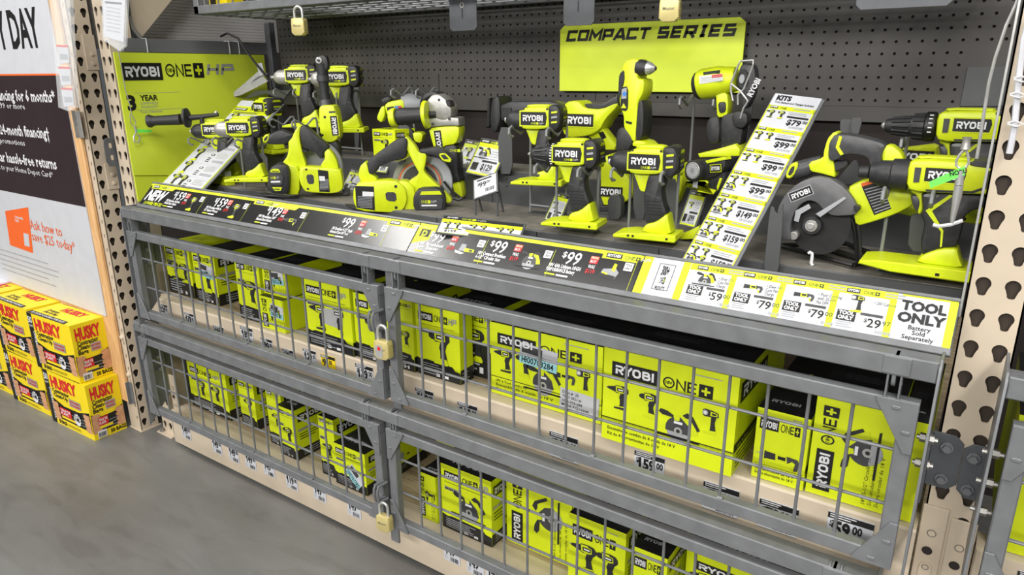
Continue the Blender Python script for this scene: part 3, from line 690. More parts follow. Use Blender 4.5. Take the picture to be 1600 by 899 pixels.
# ================================================================ price sign strip along the front edge
fs_ = Fr((-2.285, -.066, .9095), (1, 0, 0), (0, .060, .0625)); SH = .0868; SW = 2.262
t = thing('sign_channel', 'grey metal sloping channel that holds the row of price signs', 'sign holder', (-1.2, -.05, .905))
mb = MB(); mb.prism(fs_, [(0, -.004), (SW, -.004), (SW, SH+.004), (0, SH+.004)], -.005, -.001, STEP)
mb.prism(fs_, [(0, -.006), (SW, -.006), (SW, .006), (0, .006)], -.004, .0035, CAGE, .001); mb.prism(fs_, [(0, SH), (SW, SH), (SW, SH+.006), (0, SH+.006)], -.004, .0035, CAGE, .001)
mb.box(-2.285, -.006, .899, -.024, -.003, .962, STEP)
part(mb, 'channel', t, smooth=False)
def spx(U, V): return fs_.px(U, V, 0)
def sx(U, V): return spx(U, V)[0]
def insert(label, a0, a1, fn, base):
    t = thing('price_sign', label, 'price sign', fs_.P((a0+a1)/2, .02, 0), 'printed sign strips in the sloping channel')
    mb = MB(); mb.prism(fs_, [(a0, .004), (a1, .004), (a1, SH), (a0, SH)], -.001, .0012, base); part(mb, 'card', t, smooth=False)
    mb = MB(); fn(mb, a0, a1); part(mb, 'printing', t, smooth=False)
def limeband(mb, a0, a1, steps):
    """lime header with lowered tabs"""
    mb.rect(fs_, a0, SH-.009, a1, SH-.0005, .0014, LIMEP)
    for s0, s1 in steps:
        mb.flat(fs_, [(s0, SH-.0185), (s1-.01, SH-.0185), (s1, SH-.009), (s0, SH-.009)], .0014, LIMEP)
        badge(mb, fs_, s0+.008, SH-.0155, .034, .0105, .0016); one_plus(mb, fs_, s0+.048, SH-.0140, .0075, .0016, hp=True)
def offer(mb, a, price, l1, l2, kind, was, w_=.255, dark=True):
    mb.text(fs_, '$', a, .056, .014, .0018, WHITE, bold=.02); mb.text(fs_, price, a+.010, .042, .030, .0018, WHITE, bold=.012, width=.016*len(price), shear=.1)
    mb.text(fs_, l1, a-.022, .031, .0085, .0018, WHITE, bold=.03, width=.074); mb.text(fs_, l2, a-.024, .021, .0085, .0018, WHITE, bold=.03, width=.066)
    mb.rect(fs_, a-.024, .012, a, .0155, .0018, LIMEP); lines(mb, fs_, a+.003, .0155, .03, 1, .004, .0018, WHITE, 1, .1)
    b = a+.064
    mb.rect(fs_, b, .062, b+.018, .069, .0018, ORANGE); mb.rect(fs_, b, .052, b+.018, .062, .0018, RED)
    mb.text(fs_, 'SPECIAL', b+.001, .0635, .004, .002, WHITE, width=.016, bold=.02); mb.text(fs_, 'BUY', b+.002, .054, .006, .002, WHITE, width=.013, bold=.02)
    mb.text(fs_, 'WAS', b+.001, .041, .008, .0018, WHITE, bold=.02, width=.015); mb.text(fs_, was, b-.001, .030, .009, .0018, RED, bold=.02, width=.02)
    pict(mb, fs_, kind, a+.112, .036, .044, .0018)
    c = a+.140
    mb.rect(fs_, c, .048, c+.018, .066, .0018, WHITE); mb.text(fs_, 'TOOL', c+.002, .058, .005, .002, BLACK, bold=.03, width=.014); mb.text(fs_, 'ONLY', c+.002, .051, .005, .002, BLACK, bold=.03, width=.014)
    mb.rect(fs_, c+.022, .006, c+.0228, .07, .0018, LIMEP)
A1, A2, A3 = sx(632, 400), sx(985, 462), SW-.002
def ins1(mb, a0, a1):
    for k in range(2): pass
    limeband(mb, a0, a1, [(a0+.01, a0+.14), (sx(388, 333), sx(388, 333)+.19), (sx(594, 371), a1-.004)])
    mb.text(fs_, 'NEW', sx(222, 317), .026, .038, .0018, WHITE, bold=.045, width=.10, shear=.25)
    mb.text(fs_, 'LOWER PRICES', sx(221, 324), .009, .011, .0018, LIMEP, bold=.03, width=.10, shear=.15)
    for (U, V, p, l1, l2, k, w_) in ((270, 310, '159', '18V Brushless AirStrike', '18GA Brad Nailer', 'impact', '$179'), (332, 322, '159', '18V Brushless 4-Mode', '1/2" Impact Wrench', 'impact', '$179'), (412, 340, '149', '18V Brushless 3/8"', 'Extended Reach Ratchet', 'recip', '$169'), (527, 362, '99', '18V Brushless 4-1/2" Angle', 'Grinder/Cut-Off Tool', 'grinder', '$129')):
        offer(mb, sx(U, V), p, l1, l2, k, w_)
insert('black strip sign reading NEW LOWER PRICES at the left end of the row', .003, A1-.002, ins1, INSERT)
def ins2(mb, a0, a1):
    limeband(mb, a0, a1, [(a0+.045, a0+.13), (sx(938, 410), a1-.002)])
    mb.flat(fs_, [(a0, .03), (a0+.045, .045), (a0+.045, SH-.01), (a0, SH-.01)], .0013, LIMEP)
    mb.rect(fs_, a0+.012, .052, a0+.04, .072, .0018, BLACK); mb.text(fs_, 'D', a0+.018, .054, .015, .002, LIMEP, bold=.04)
    for (U, V, p, l1, l2, k, w_) in ((661, 392, '99', '18V Brushless', 'Jig Saw', 'grinder', '$129'), (758, 402, '99', '18V Compact Brushless', '6-1/2" Circular Saw', 'saw', '$119'), (871, 420, '99', '18V 4Ah Lithium HIGH', 'PERFORMANCE Battery', 'batt', '$119')):
        offer(mb, sx(U, V), p, l1, l2, k, w_)
insert('black strip sign with three 99 dollar offers in the middle of the row', A1+.001, A2-.001, ins2, INSERT)
def ins3(mb, a0, a1):
    mb.rect(fs_, a0, .004, a0+.018, SH, .0015, LIMEP); b0 = sx(1080, 430)
    mb.rect(fs_, b0-.02, .004, b0-.006, SH, .0015, LIMEP)
    x0, x1 = a0+.034, b0-.034
    for r in ((x0, .02, x0+.001, .076), (x1, .02, x1+.001, .076), (x0, .075, x1, .076), (x0, .02, x0+.006, .021), (x1-.006, .02, x1, .021)): mb.rect(fs_, *r, .0017, BLACK)
    W_ = x1-x0
    mb.text(fs_, '300+', x0+.008, .052, .020, .0018, BLACK, bold=.04, width=W_-.016); one_plus(mb, fs_, x0+.01, .034, .013, .0018, w=W_-.02); mb.text(fs_, 'PRODUCTS', x0+.006, .019, .009, .0018, BLACK, bold=.02, width=W_-.012)
    end = sx(1402, 480); n = 4; cw = (end-b0)/n
    for i, (p, k, l1, l2, l3) in enumerate((('59', 'saw', '• Over 215', 'Cuts Per', 'Charge'), ('79', 'recip', '• Over 145', 'Cuts Per', 'Charge'), ('79', 'recip', '• Fast Cutting', 'with 20,000', 'Max OPM'), ('29', 'light', '• 280 Lumens', '', ''))):
        c0 = b0+i*cw; c1 = c0+cw
        mb.rect(fs_, c0-.005, SH-.014, c1-.004, SH-.0005, .0015, LIMEP); mb.rect(fs_, c1-.012, .004, c1-.002, SH, .00155, LIMEP)
        badge(mb, fs_, c0+.008, SH-.0115, .02, .008, .0018); one_plus(mb, fs_, c0+.033, SH-.0105, .0055, .0018); lines(mb, fs_, c0+.065, SH-.0035, .035, 2, .005, .0018, GREYP, .45)
        pict(mb, fs_, k, c0+.028, .056, .030, .0018)
        for j, l in enumerate((l1, l2, l3)):
            if l: mb.text(fs_, l, c0+.052, .060-j*.0075, .0062, .0018, DKGR, width=.0026*len(l))
        mb.rect(fs_, c0+.002, .023, c0+.03, .042, .0018, BLACK); mb.text(fs_, 'TOOL', c0+.0045, .034, .0065, .002, WHITE, bold=.05, width=.023); mb.text(fs_, 'ONLY', c0+.0045, .0255, .0065, .002, WHITE, bold=.05, width=.023)
        lines(mb, fs_, c0+.004, .021, .024, 3, .004, .0018, GREYP, .35)
        mb.rect(fs_, c0+.035, .008, c1-.018, .042, .0017, WHITE); mb.rect(fs_, c0+.036, .037, c1-.016, .042, .0019, DKGR)
        mb.text(fs_, '$', c0+.043, .026, .007, .002, BLACK, bold=.02); mb.text(fs_, p, c0+.048, .0185, .0155, .002, BLACK, bold=.02, width=.020); mb.text(fs_, '00' if p != '29' else '97', c0+.070, .025, .008, .002, BLACK, width=.011)
        bars(mb, fs_, c0+.06, .009, .025, .006, .002, GREYP)
    m0 = end+.004; m1 = a1-.012; cx = (m0+m1)/2
    mb.rect(fs_, a1-.011, .004, a1, SH, .0015, LIMEP); mb.rect(fs_, m0, SH-.003, a1, SH, .0015, LIMEP)
    mb.text(fs_, 'TOOL', cx, .060, .0165, .0018, BLACK, bold=.05, width=.062, al='c'); mb.text(fs_, 'ONLY', cx, .039, .0165, .0018, BLACK, bold=.05, width=.066, al='c')
    for j, l in enumerate(('Battery', 'Sold', 'Separately')): mb.text(fs_, l, cx, .027-j*.0085, .0075, .0018, BLACK, bold=.015, al='c')
insert('white and lime strip sign with 300+ and TOOL ONLY panels at the right end', A2+.001, A3, ins3, PAPER)

# ---------------------------------------------------------------- price tags
ORD = ['first', 'second', 'third', 'fourth', 'fifth', 'sixth', 'seventh', 'eighth', 'ninth', 'tenth', 'eleventh', 'twelfth', 'thirteenth', 'fourteenth', 'fifteenth', 'sixteenth', 'seventeenth']
def ptag(label, x, ztop, w_, h, price, cents='00', m=None, y=-.031, grp='price tags on the middle beam', yellow=False, bar=True):
    f = Fr((x, y, ztop-h), (1, 0, 0)); mb = MB(); mb.prism(f, [(0, 0), (w_, 0), (w_, h), (0, h)], -.0005, .0006, YELP if yellow else PAPER)
    mb.rect(f, w_*.0, h*.80, w_, h*.98, .0009, BLACK); lines(mb, f, w_*.05, h*.95, w_*.6, 2, h*.07, .0012, WHITE, .45)
    mb.text(f, '$', w_*.06, h*.55, h*.2, .0009, BLACK, bold=.03); mb.text(f, price, w_*.16, h*.34, h*.42, .0009, BLACK, bold=.05, width=w_*.18*len(price))
    mb.text(f, cents, w_*(.2+.18*len(price)), h*.5, h*.25, .0009, BLACK, bold=.04, width=w_*.22)
    if bar: bars(mb, f, w_*.4, h*.04, w_*.5, h*.2, .0009, BLACK)
    lines(mb, f, w_*.06, h*.25, w_*.2, 2, h*.1, .0009, GREYP, .4)
    tag(mb.build('price_tag', smooth=False), label, 'price tag', grp)
ML = [((248, 473), .052, '229', 'under the leftmost carton'), ((288, 487), .052, '179', 'second from the left'), ((333, 507), .054, '170', 'third from the left'), ((375, 508), .060, '189', 'fourth from the left'),
      ((407, 526), .054, '190', 'fifth from the left'), ((441, 543), .054, '179', 'sixth from the left'), ((473, 543), .055, '129', 'just left of the yellow tag'), ((501, 552), .058, '97', 'yellow'), ((555, 566), .066, '139', 'right of the yellow tag, beside the padlock'),
      ((649, 604), .060, '129', 'leftmost behind the upper right door'), ((715, 626), .060, '110', 'second behind the upper right door'), ((859, 672), .072, '299', 'under the six-tool carton'), ((992, 702), .066, '159', 'under the four-tool carton'),
      ((1100, 750), .070, '79', 'left one of two 79 dollar tags'), ((1188, 777), .070, '79', 'right one of two 79 dollar tags'), ((1295, 797), .074, '59', 'near the right end')]
for (p, w_, pr, wh) in ML:
    q = onplane(1, -.031, *p); yl = wh == 'yellow'
    lab = 'yellow price tag reading 97 on the middle tan beam' if yl else 'white middle beam price tag reading '+pr+', '+wh
    ptag(lab, q.x, q.z-.001, w_, w_*.86, pr, yellow=yl)
LLt = [(286, 668), (333, 690), (359, 703), (385, 714), (413, 725), (448, 745), (491, 763), (544, 788)]
LRt = [(694, 858), (730, 878), (760, 893)]
for i, p in enumerate(LLt+LRt):
    q = onplane(1, -.031, p[0], p[1]+15); w_ = .056
    ptag(('white price tag on the lowest beam, '+ORD[i]+' from the left'), q.x, q.z+(.066 if i != 5 else .056), w_, .066 if i != 5 else .056, '119' if i == 5 else '149', grp='price tags on the lowest beam')

# ---------------------------------------------------------------- tool cartons
def carton(label, x, y, z, w_, d, h, top='black', style='hp', pic='impact', low=.24, two=False, text=True, extra=None, group='lime and black tool cartons', side=True, rotlogo=False):
    t = thing('tool_carton', label, 'carton', (x+w_/2, y+d/2, z), group)
    mb = MB(); mt = BLKC if top == 'black' else LIMEC
    V = [(x, y, z), (x+w_, y, z), (x+w_, y+d, z), (x, y+d, z), (x, y, z+h), (x+w_, y, z+h), (x+w_, y+d, z+h), (x, y+d, z+h)]
    mb.add(V, [(0, 1, 5, 4), (1, 2, 6, 5), (2, 3, 7, 6), (3, 0, 4, 7), (0, 3, 2, 1)], LIMEC); mb.add(V, [(4, 5, 6, 7)], mt)
    part(mb, 'box', t, smooth=False)
    mb = MB(); f = Fr((x, y, z), (1, 0, 0)); g = Fr((x+w_, y, z), (0, 1, 0)); tp = Fr((x, y, z+h), (1, 0, 0), (0, 1, 0)); e = .0006
    # flaps on the top
    mb.rect(tp, .004, d*.5-.0005, w_-.004, d*.5+.0005, e, DKGR if top == 'black' else DUST)
    wordmark(mb, tp, w_*.15, d*.12, min(.03, w_*.14), e, GREYP if top == 'black' else BLACK)
    one_plus(mb, tp, w_*.15, d*.65, min(.025, w_*.1), e, m=DKGR if top == 'black' else BLACK)
    lines(mb, tp, w_*.2, d*.42, w_*.5, 3, .01, e, DKGR, .3)
    if low:
        L = low*h
        mb.flat(f, [(0, 0), (w_, 0), (w_, L*.72), (w_*.88, L*.78), (w_*.82, L), (w_*.2, L*1.08), (w_*.12, L*.98), (0, L*1.1)], e, BLKC)
        mb.rect(g, 0, 0, d, L*.9, e, BLKC)
        lines(mb, f, w_*.08, L*.85, w_*.6, 5, L*.15, e*2, GREYP, .35)
        for k in range(2): mb.rect(f, w_*(.45+.2*k), L*.12, w_*(.53+.2*k), L*.3, e*2, WHITE)
        lines(mb, g, d*.1, L*.7, d*.6, 3, L*.2, e*2, GREYP, .3)
    if rotlogo:
        hh = min(w_*.22, .034); badge(mb, f, w_*.08+hh, h*.06, h*.42, hh, e*2, rot=pi/2); one_plus(mb, f, w_*.08+hh*.9, h*.54, hh*.75, e*2, rot=pi/2, w=h*.38)
        pict(mb, f, pic, w_*.62, h*.55, min(w_*.5, h*.42), e*2, rot=pi/2)
        for k in range(3): mb.text(f, ('18V 5-1/2" Circular Saw', 'Scie circulaire de 140 mm', 'Sierra circular de 18 V')[k], w_*(.74+.08*k), h*.05, h*.032, e*2, BLACK, rot=pi/2, width=h*.5)
        mb.rect(f, w_*.965, 0, w_*.975, h, e, BLACK)
    elif text:
        lh = min(h*.12, w_*.16); bw = lh*2.5
        if style == 'hp':
            badge(mb, f, w_*.07, h-lh*1.75, min(bw, w_*.34), lh, e*2); one_plus(mb, f, w_*.07+min(bw, w_*.34)+w_*.03, h-lh*1.6, lh*.72, e*2, hp=True, w=w_*.30)
            mb.rect(f, w_*.07, h*.62, w_*.36, h*.67, e*2, SILV); mb.text(f, 'BRUSHLESS', w_*.09, h*.628, h*.032, e*3, BLACK, bold=.03, width=w_*.24)
            mb.rect(f, w_*.07, h-lh*2.2, w_*.9, h-lh*2.15, e*2, BLACK)
        else:
            badge(mb, f, w_*.07, h*.72, w_*.36, h*.155, e*2); one_plus(mb, f, w_*.47, h*.735, h*.11, e*2, w=w_*.36)
            lines(mb, f, w_*.68, h*.94, w_*.22, 1, .004, e*2, GREYP, .5)
        n = 2 if two else 1
        if style == 'combo':
            ks = ['drill', 'impact', 'saw', 'light'] if n == 1 else ['drill', 'impact', 'saw', 'recip', 'light']
            for i, k in enumerate(ks): pict(mb, f, k, w_*(.14+.78*i/(len(ks)-.6)), h*(.50 if k != 'saw' else .36), w_*.17 if k != 'saw' else w_*.24, e*2)
            mb.rect(f, 0, h*.245, w_, h*.255, e*2, BLACK)
            for k, l in enumerate((('18V 4-Tool Combo Kit', 'Ensemble de combin de 4 outils de 18 V', 'Kit de 4 herramientas de 18 V') if n == 1 else ('18V 6-Tool Combo Kit', 'Ensemble de 6 outils de 18 V', 'Kit de 6 herramientas'))):
                mb.text(f, l, w_*.05, h*(.185-.06*k), h*.035, e*2, BLACK, bold=.01, width=w_*(.3, .54, .42)[k])
        elif style == 'tall':
            pict(mb, f, pic, w_*.5, h*.36, w_*.62, e*2); mb.rect(f, w_*.03, h*.21, w_*.97, h*.217, e*2, BLACK)
            for k, l in enumerate(('Scie alternative de 18 V', 'Sierra alternativa de 18 V')): mb.text(f, l, w_*.06, h*(.13-.06*k), h*.04, e*2, BLACK, bold=.01, width=w_*.75)
        else:
            s_ = min(w_*.62, h*.42)
            if two: pict(mb, f, pic, w_*.32, h*.46, s_*.8, e*2); pict(mb, f, 'impact', w_*.70, h*.46, s_*.8, e*2)
            else: pict(mb, f, pic, w_*.55, h*.45, s_, e*2)
    if side:
        hh = h*.16
        if style == 'combo' or style == 'tall':
            badge(mb, g, d*.04, h*.72, min(d*.5, .17), hh*1.25, e*2); mb.rect(g, 0, h*.24, d, h*.33, e*2, BLACK)
            mb.text(g, '18V 4-Tool Combo Kit', d*.05, h*.265, h*.035, e*3, LIMEP, width=d*.45); mb.text(g, 'RYOBI', 0, 0, .0001, e, BLACK)
            lines(mb, g, d*.05, h*.2, d*.6, 4, h*.045, e*2, BLACK, .3)
        elif rotlogo is False and d > .05:
            badge(mb, g, d*.06+hh*.9, h*.30, h*.40, hh*.9, e*2, rot=pi/2) if style == 'rot' else badge(mb, g, d*.05, h*.74, min(d*.4, .12), hh, e*2)
            one_plus(mb, g, d*.05+min(d*.4, .12)+.01, h*.76, hh*.6, e*2, w=min(.08, d*.25)); pict(mb, g, pic, d*.6, h*.42, min(d*.4, h*.35), e*2)
            mb.rect(g, d*.04, h*.55, d*.3, h*.6, e*2, SILV); lines(mb, g, d*.06, h*.5, d*.3, 3, h*.05, e*2, BLACK, .3)
    part(mb, 'printing', t, smooth=False)
    if extra: extra(t, f)
    return t
def sticker(a, b, w_, h, txt, rot=0, cy=True, m=None):
    def fn(t, f):
        mb = MB(); q = [(0, 0), (w_, 0), (w_, h), (0, h)]; c, s_ = cos(rot), sin(rot)
        T = lambda x, y: (a+x*c-y*s_, b+x*s_+y*c)
        mb.prism(f, [T(*p) for p in q], .0008, .0016, PAPER)
        if cy:
            mb.flat(f, [T(0, 0), T(w_, 0), T(w_, h*.42), T(0, h*.42)], .0018, CYAN); mb.text(f, txt, *T(w_*.06, h*.08), h*.3, .002, BLACK, bold=.02, rot=rot, width=w_*.85)
            mb.flat(f, [T(w_*.05, h*.55), T(w_*.6, h*.55), T(w_*.6, h*.9), T(w_*.05, h*.9)], .0018, DKGR)
        else:
            for k, l in enumerate(txt.split('|')): mb.text(f, l, *T(w_*.06, h*(.78-.2*k)), h*.13, .002, BLACK, bold=.015, rot=rot)
        part(mb, 'sticker', t, 'white sticker with printed numbers', smooth=False)
    return fn
def multi(*fn):
    def g(t, f):
        for x in fn: x(t, f)
    return g
D1, D0 = .5785, .1415
# upper left cage
carton('tool carton at the far left of the upper left cage, two drills pictured', -2.355, .036, D1, .150, .26, .180, top='lime', style='hp', pic='drill', two=True, low=.33)
carton('tool carton with a cyan barcode sticker, second from left in the upper left cage', -2.185, .034, D1, .125, .25, .175, extra=sticker(.03, .095, .075, .045, '1005767792', -.12), low=.24)
carton('tool carton with a brushless impact pictured, third from left in the upper left cage', -1.905, .005, D1, .118, .25, .195, low=.22)
def tilted(t, f): pass
carton('small carton lying on top of another with a sideways logo and cyan sticker', -1.778, .010, D1+.1015, .105, .22, .092, style='rot', rotlogo=True, low=0, pic='drill', extra=sticker(.045, .035, .055, .04, '1005767792', .08), group='stacked pair of small cartons')
carton('small carton underneath another in the upper left cage, sideways logo and cyan sticker', -1.775, -.012, D1, .110, .22, .101, style='rot', rotlogo=True, low=0, pic='drill', extra=sticker(.048, .045, .058, .04, '1005767787', -.08), group='stacked pair of small cartons')
def greyst(t, f):
    mb = MB(); mb.prism(f, [(.075, .075), (.15, .070), (.155, .125), (.08, .12)], .0008, .0016, mat('greyed_sticker', (.42, .42, .42), .5)); part(mb, 'sticker', t, 'blank grey sticker', smooth=False)
carton('wide tool carton with a blank grey sticker in the upper left cage', -1.552, -.024, D1, .186, .25, .195, two=True, pic='drill', extra=greyst, low=.22)
carton('narrow tool carton at the right end of the upper left cage beside the padlock', -1.362, -.016, D1, .135, .25, .183, low=.22)
# upper right cage
carton('tool carton half hidden behind the corner of the upper right door', -1.222, -.010, D1, .064, .24, .190, low=.24)
carton('tool carton with a 1/2 inch impact wrench pictured in the upper right cage', -1.152, -.005, D1, .140, .05, .187, low=.22, style='hp')
carton('dark edged tool carton standing behind the impact wrench carton', -1.10, .060, D1, .150, .20, .183, low=.5, style='hp')
skul = sticker(.19, .012, .098, .052, 'Dept #  25|THD SKU #:|1000-703-284|Model: PCL1600K', -.05, cy=False)
carton('large six-tool combo kit carton with a number sticker on its face', -.927, .006, D1, .294, .30, .180, style='combo', two=True, low=0, extra=multi(sticker(.082, .098, .10, .05, '1000703284', -.06), skul), group='large combo kit cartons')
carton('large four-tool combo kit carton in the upper right cage', -.606, -.042, D1, .274, .34, .204, style='combo', low=0, group='large combo kit cartons')
carton('reciprocating saw carton with a black top between two larger cartons', -.302, -.015, D1, .093, .30, .144, style='tall', low=0, pic='recip')
carton('circular saw carton with a sideways logo at the right of the upper right cage', -.205, -.012, D1, .131, .30, .193, rotlogo=True, low=0, pic='saw')
carton('partly hidden lime carton at the far right end of the upper right cage', -.071, -.012, D1, .04, .30, .186, low=0, text=False, side=False)
# second row cartons deeper in the cages
carton('black topped carton in the shadow at the back of the upper left cage', -1.95, .30, D1, .36, .3, .19, group='cartons in the back row'); carton('carton deep behind the small stacked pair in the upper left cage', -1.55, .32, D1, .30, .3, .2, group='cartons in the back row')
carton('black topped carton deep behind the six-tool carton', -.93, .34, D1, .34, .3, .2, style='combo', low=0, group='cartons in the back row')
# lower left cage
carton('wide tool carton at the left of the lower left cage', -2.330, .040, D0, .232, .26, .177, two=True, pic='impact', low=.25)
carton('narrow impact driver carton standing right of the wide one, lower left cage', -2.046, .052, D0, .085, .25, .174, low=.24)
carton('tall narrow carton partly hidden behind a shorter one in the lower left cage', -1.856, .026, D0, .075, .24, .200, low=.2)
carton('short carton with a black top and impact driver pictured in the lower left cage', -1.770, -.001, D0, .083, .25, .172, low=.22)
carton('tall narrow carton left of the carton with the torn sticker', -1.567, -.005, D0, .066, .24, .196, low=.22, pic='drill')
carton('short carton with a torn hanging cyan sticker in the lower left cage', -1.492, -.018, D0, .130, .26, .135, low=.28, pic='grinder', extra=sticker(.045, .055, .068, .045, '1005767787', -.75))
carton('carton with a black top in the back row of the lower left cage', -1.80, .32, D0, .26, .25, .20, group='cartons in the back row')
carton('second black topped carton in the back row of the lower left cage', -2.28, .36, D0, .36, .25, .19, group='cartons in the back row')
# lower right cage
carton('narrow carton with a sideways logo at the left of the lower right cage', -1.168, -.004, D0, .060, .20, .142, rotlogo=True, low=0, pic='drill')
carton('carton with a circular saw pictured in the lower right cage', -1.091, -.002, D0, .164, .15, .193, pic='saw', low=.2)
carton('large carton standing on its side with drill and saw pictured and a lime top', -.913, .045, D0, .200, .34, .205, top='lime', rotlogo=True, low=0, pic='saw')
carton('drill and impact driver kit carton with a black top, lower right cage', -.700, -.005, D0, .145, .28, .195, style='plus', pic='drill', two=True, low=0)
carton('carton with a black top right of the drill kit carton, lower right cage', -.540, -.002, D0, .082, .28, .170, style='plus', pic='impact', low=0)
carton('shadowed carton behind the circular saw carton, lower right cage', -1.30, .22, D0, .22, .22, .19, group='cartons in the back row')
carton('shadowed lime carton lying deep in the lower right cage', -.445, .08, D0, .30, .30, .15, style='combo', low=0, group='cartons in the back row')
carton('black topped carton behind the circular saw carton in the lower right cage', -1.05, .19, D0, .12, .25, .205, group='cartons in the back row')
# neighbouring bay
carton('lime drill kit carton in the next bay at the right edge', .078, -.01, D1, .16, .3, .235, style='plus', pic='drill', low=0)
ptag('white price tag on the beam of the next bay at the right edge', .118, .565, .06, .045, '99', grp='price tags on the middle beam')
mb = MB(); f = Fr((.072, .06, .90), (1, 0, 0)); mb.prism(Fr((.078, -.066, .9095), (1, 0, 0), (0, .06, .0625)), [(0, 0), (.4, 0), (.4, SH), (0, SH)], -.001, .001, PAPER)
tag(mb.build('price_sign'), 'sloping price sign of the next bay, a sliver at the right edge', 'price sign')

# ---------------------------------------------------------------- contractor bag boxes
def bagbox(label, x, y, z, w_=.31, d=.122, h=.225, yaw=0, strip=True):
    c, s_ = cos(radians(yaw)), sin(radians(yaw)); U = Vector((c, s_, 0)); Vv = Vector((-s_, c, 0))
    t = thing('bag_box', label, 'box', (x, y, z), 'yellow boxes of contractor bags')
    o = Vector((x, y, z)); mb = MB()
    V = [o, o+U*w_, o+U*w_+Vv*d, o+Vv*d]; V = V+[p+Vector((0, 0, h)) for p in V]
    mb.add(V, [(0, 1, 5, 4), (1, 2, 6, 5), (2, 3, 7, 6), (3, 0, 4, 7), (4, 5, 6, 7), (0, 3, 2, 1)], YEL); part(mb, 'box', t, smooth=False)
    mb = MB(); e = .0006; f = Fr(o, U); g = Fr(o+U*w_, Vv); tp = Fr(o+Vector((0, 0, h)), U, Vv)
    mb.rect(f, 0, 0, .035, h, e, BLACK); mb.text(f, '50', .002, h-.040, .026, e*2, WHITE, bold=.03, width=.031); mb.text(f, 'COUNT', .003, h-.056, .009, e*2, WHITE, bold=.02, width=.029)
    mb.text(f, 'CONTRACTOR PACK', .027, h-.07, .017, e*2, WHITE, bold=.03, rot=-pi/2, width=h-.09)
    def face(fr, x0, W_):
        k = W_/.27
        mb.text(fr, 'HUSKY', x0+.012, h-.062, .046, e*2, RED, bold=.05, width=min(W_*.74, .19))
        mb.text(fr, 'Contractor', x0+.014, h-.083, .017, e*2, BLACK, bold=.03, width=W_*.45 if W_ > .2 else W_*.62)
        if W_ > .2: mb.text(fr, 'Clean-Up Bags', x0+.016, h-.102, .017, e*2, BLACK, bold=.03, width=W_*.6)
        else: mb.text(fr, 'Clean-Up', x0+.012, h-.100, .017, e*2, BLACK, bold=.03, width=W_*.55); mb.text(fr, 'Bags', x0+.012, h-.118, .017, e*2, BLACK, bold=.03, width=W_*.3)
        # black bags with hands gripping
        y1 = h*.50 if W_ > .2 else h*.47
        mb.flat(fr, [(x0+.0, .030), (x0+W_*.98, .030), (x0+W_*.98, y1), (x0+W_*.7, y1-.018), (x0+W_*.3, y1-.02), (x0, y1)], e, BLACK)
        for j in range(3): mb.rect(fr, x0+W_*.2, y1-.045-.012*j, x0+W_*.85, y1-.043-.012*j, e*2, GREYP)
        for sx_, xx in ((1, x0+.001), (-1, x0+W_*.985)):
            for j in range(4):
                b = .035+j*.019; r = .0095
                a = xx+sx_*(.034 if W_ > .2 else .022)
                q = [(xx, b-r), (a, b-r)]+[(a+sx_*r*cos(t_), b+r*sin(t_)) for t_ in (-.9, -.3, .3, .9)]+[(a, b+r), (xx, b+r)]
                mb.flat(fr, q, e*(3+j), SKIN)
        mb.rect(fr, x0+W_*.48, h*.48, x0+W_*.78, h*.62, e*3, SILV); mb.text(fr, 'NOTHING', x0+W_*.5, h*.56, .008, e*4, RED, bold=.03, width=W_*.26); mb.text(fr, 'TOUGHER', x0+W_*.5, h*.50, .008, e*4, RED, bold=.03, width=W_*.26)
        mb.rect(fr, x0+W_*.18, .052, x0+W_*.48, .085, e*5, RED); mb.text(fr, 'TRUE TIE', x0+W_*.2, .070, .010, e*6, WHITE, bold=.03, width=W_*.26); mb.text(fr, 'FLAPS', x0+W_*.2, .057, .010, e*6, WHITE, bold=.03, width=W_*.2)
        mb.rect(fr, x0+W_*.2, .040, x0+W_*.6, .050, e*5, YELP)
        mb.text(fr, '50 BAGS', x0+(W_*.06 if W_ > .2 else W_*.5), .008, .015, e*2, BLACK, bold=.04, width=.06)
    face(f, .037, w_-.037); face(g, .0, d)
    q = []
    for k in range(24):
        r = .026 if k % 2 else .021; q.append((.215+r*cos(2*pi*k/24), .062+r*1.05*sin(2*pi*k/24)))
    mb.flat(f, q, e*8, WHITE); mb.text(f, '3 MIL', .215, .056, .016, e*9, BLACK, bold=.04, width=.036, al='c'); mb.text(f, 'HEAVY DUTY', .215, .075, .006, e*9, BLACK, bold=.02, width=.03, al='c')
    lines(mb, f, .12, .018, .12, 2, .006, e*2, BLACK, .3); mb.rect(g, .012, .006, .045, .034, e*8, WHITE); bars(mb, g, .015, .009, .027, .018, e*9, BLACK)
    mb.flat(tp, [(0, 0), (w_*.88, 0), (w_*.85, .022), (0, .022)], e, BLACK); mb.text(tp, '50 COUNT CONTRACTOR PACK', .02, .006, .011, e*2, WHITE, bold=.03, width=w_*.76)
    mb.text(tp, 'HUSKY', .10, d*.60, .032, e*2, RED, bold=.05, width=.15); mb.text(tp, 'Contractor', .05, d*.42, .014, e*2, BLACK, bold=.03, width=.08); mb.text(tp, 'Clean-Up Bags', .05, d*.28, .014, e*2, BLACK, bold=.03, width=.10)
    part(mb, 'printing', t, smooth=False)
bagbox('yellow contractor bag box on the floor against the left tan post', -2.945, -.198, 0, yaw=2)
bagbox('yellow contractor bag box stacked on top beside the left tan post', -2.975, -.199, .2265, yaw=2.5)
bagbox('yellow contractor bag box on the floor, one stack further left', -3.30, -.197, 0, yaw=2)
bagbox('yellow contractor bag box on top of the second stack from the post', -3.315, -.193, .2265, yaw=1)
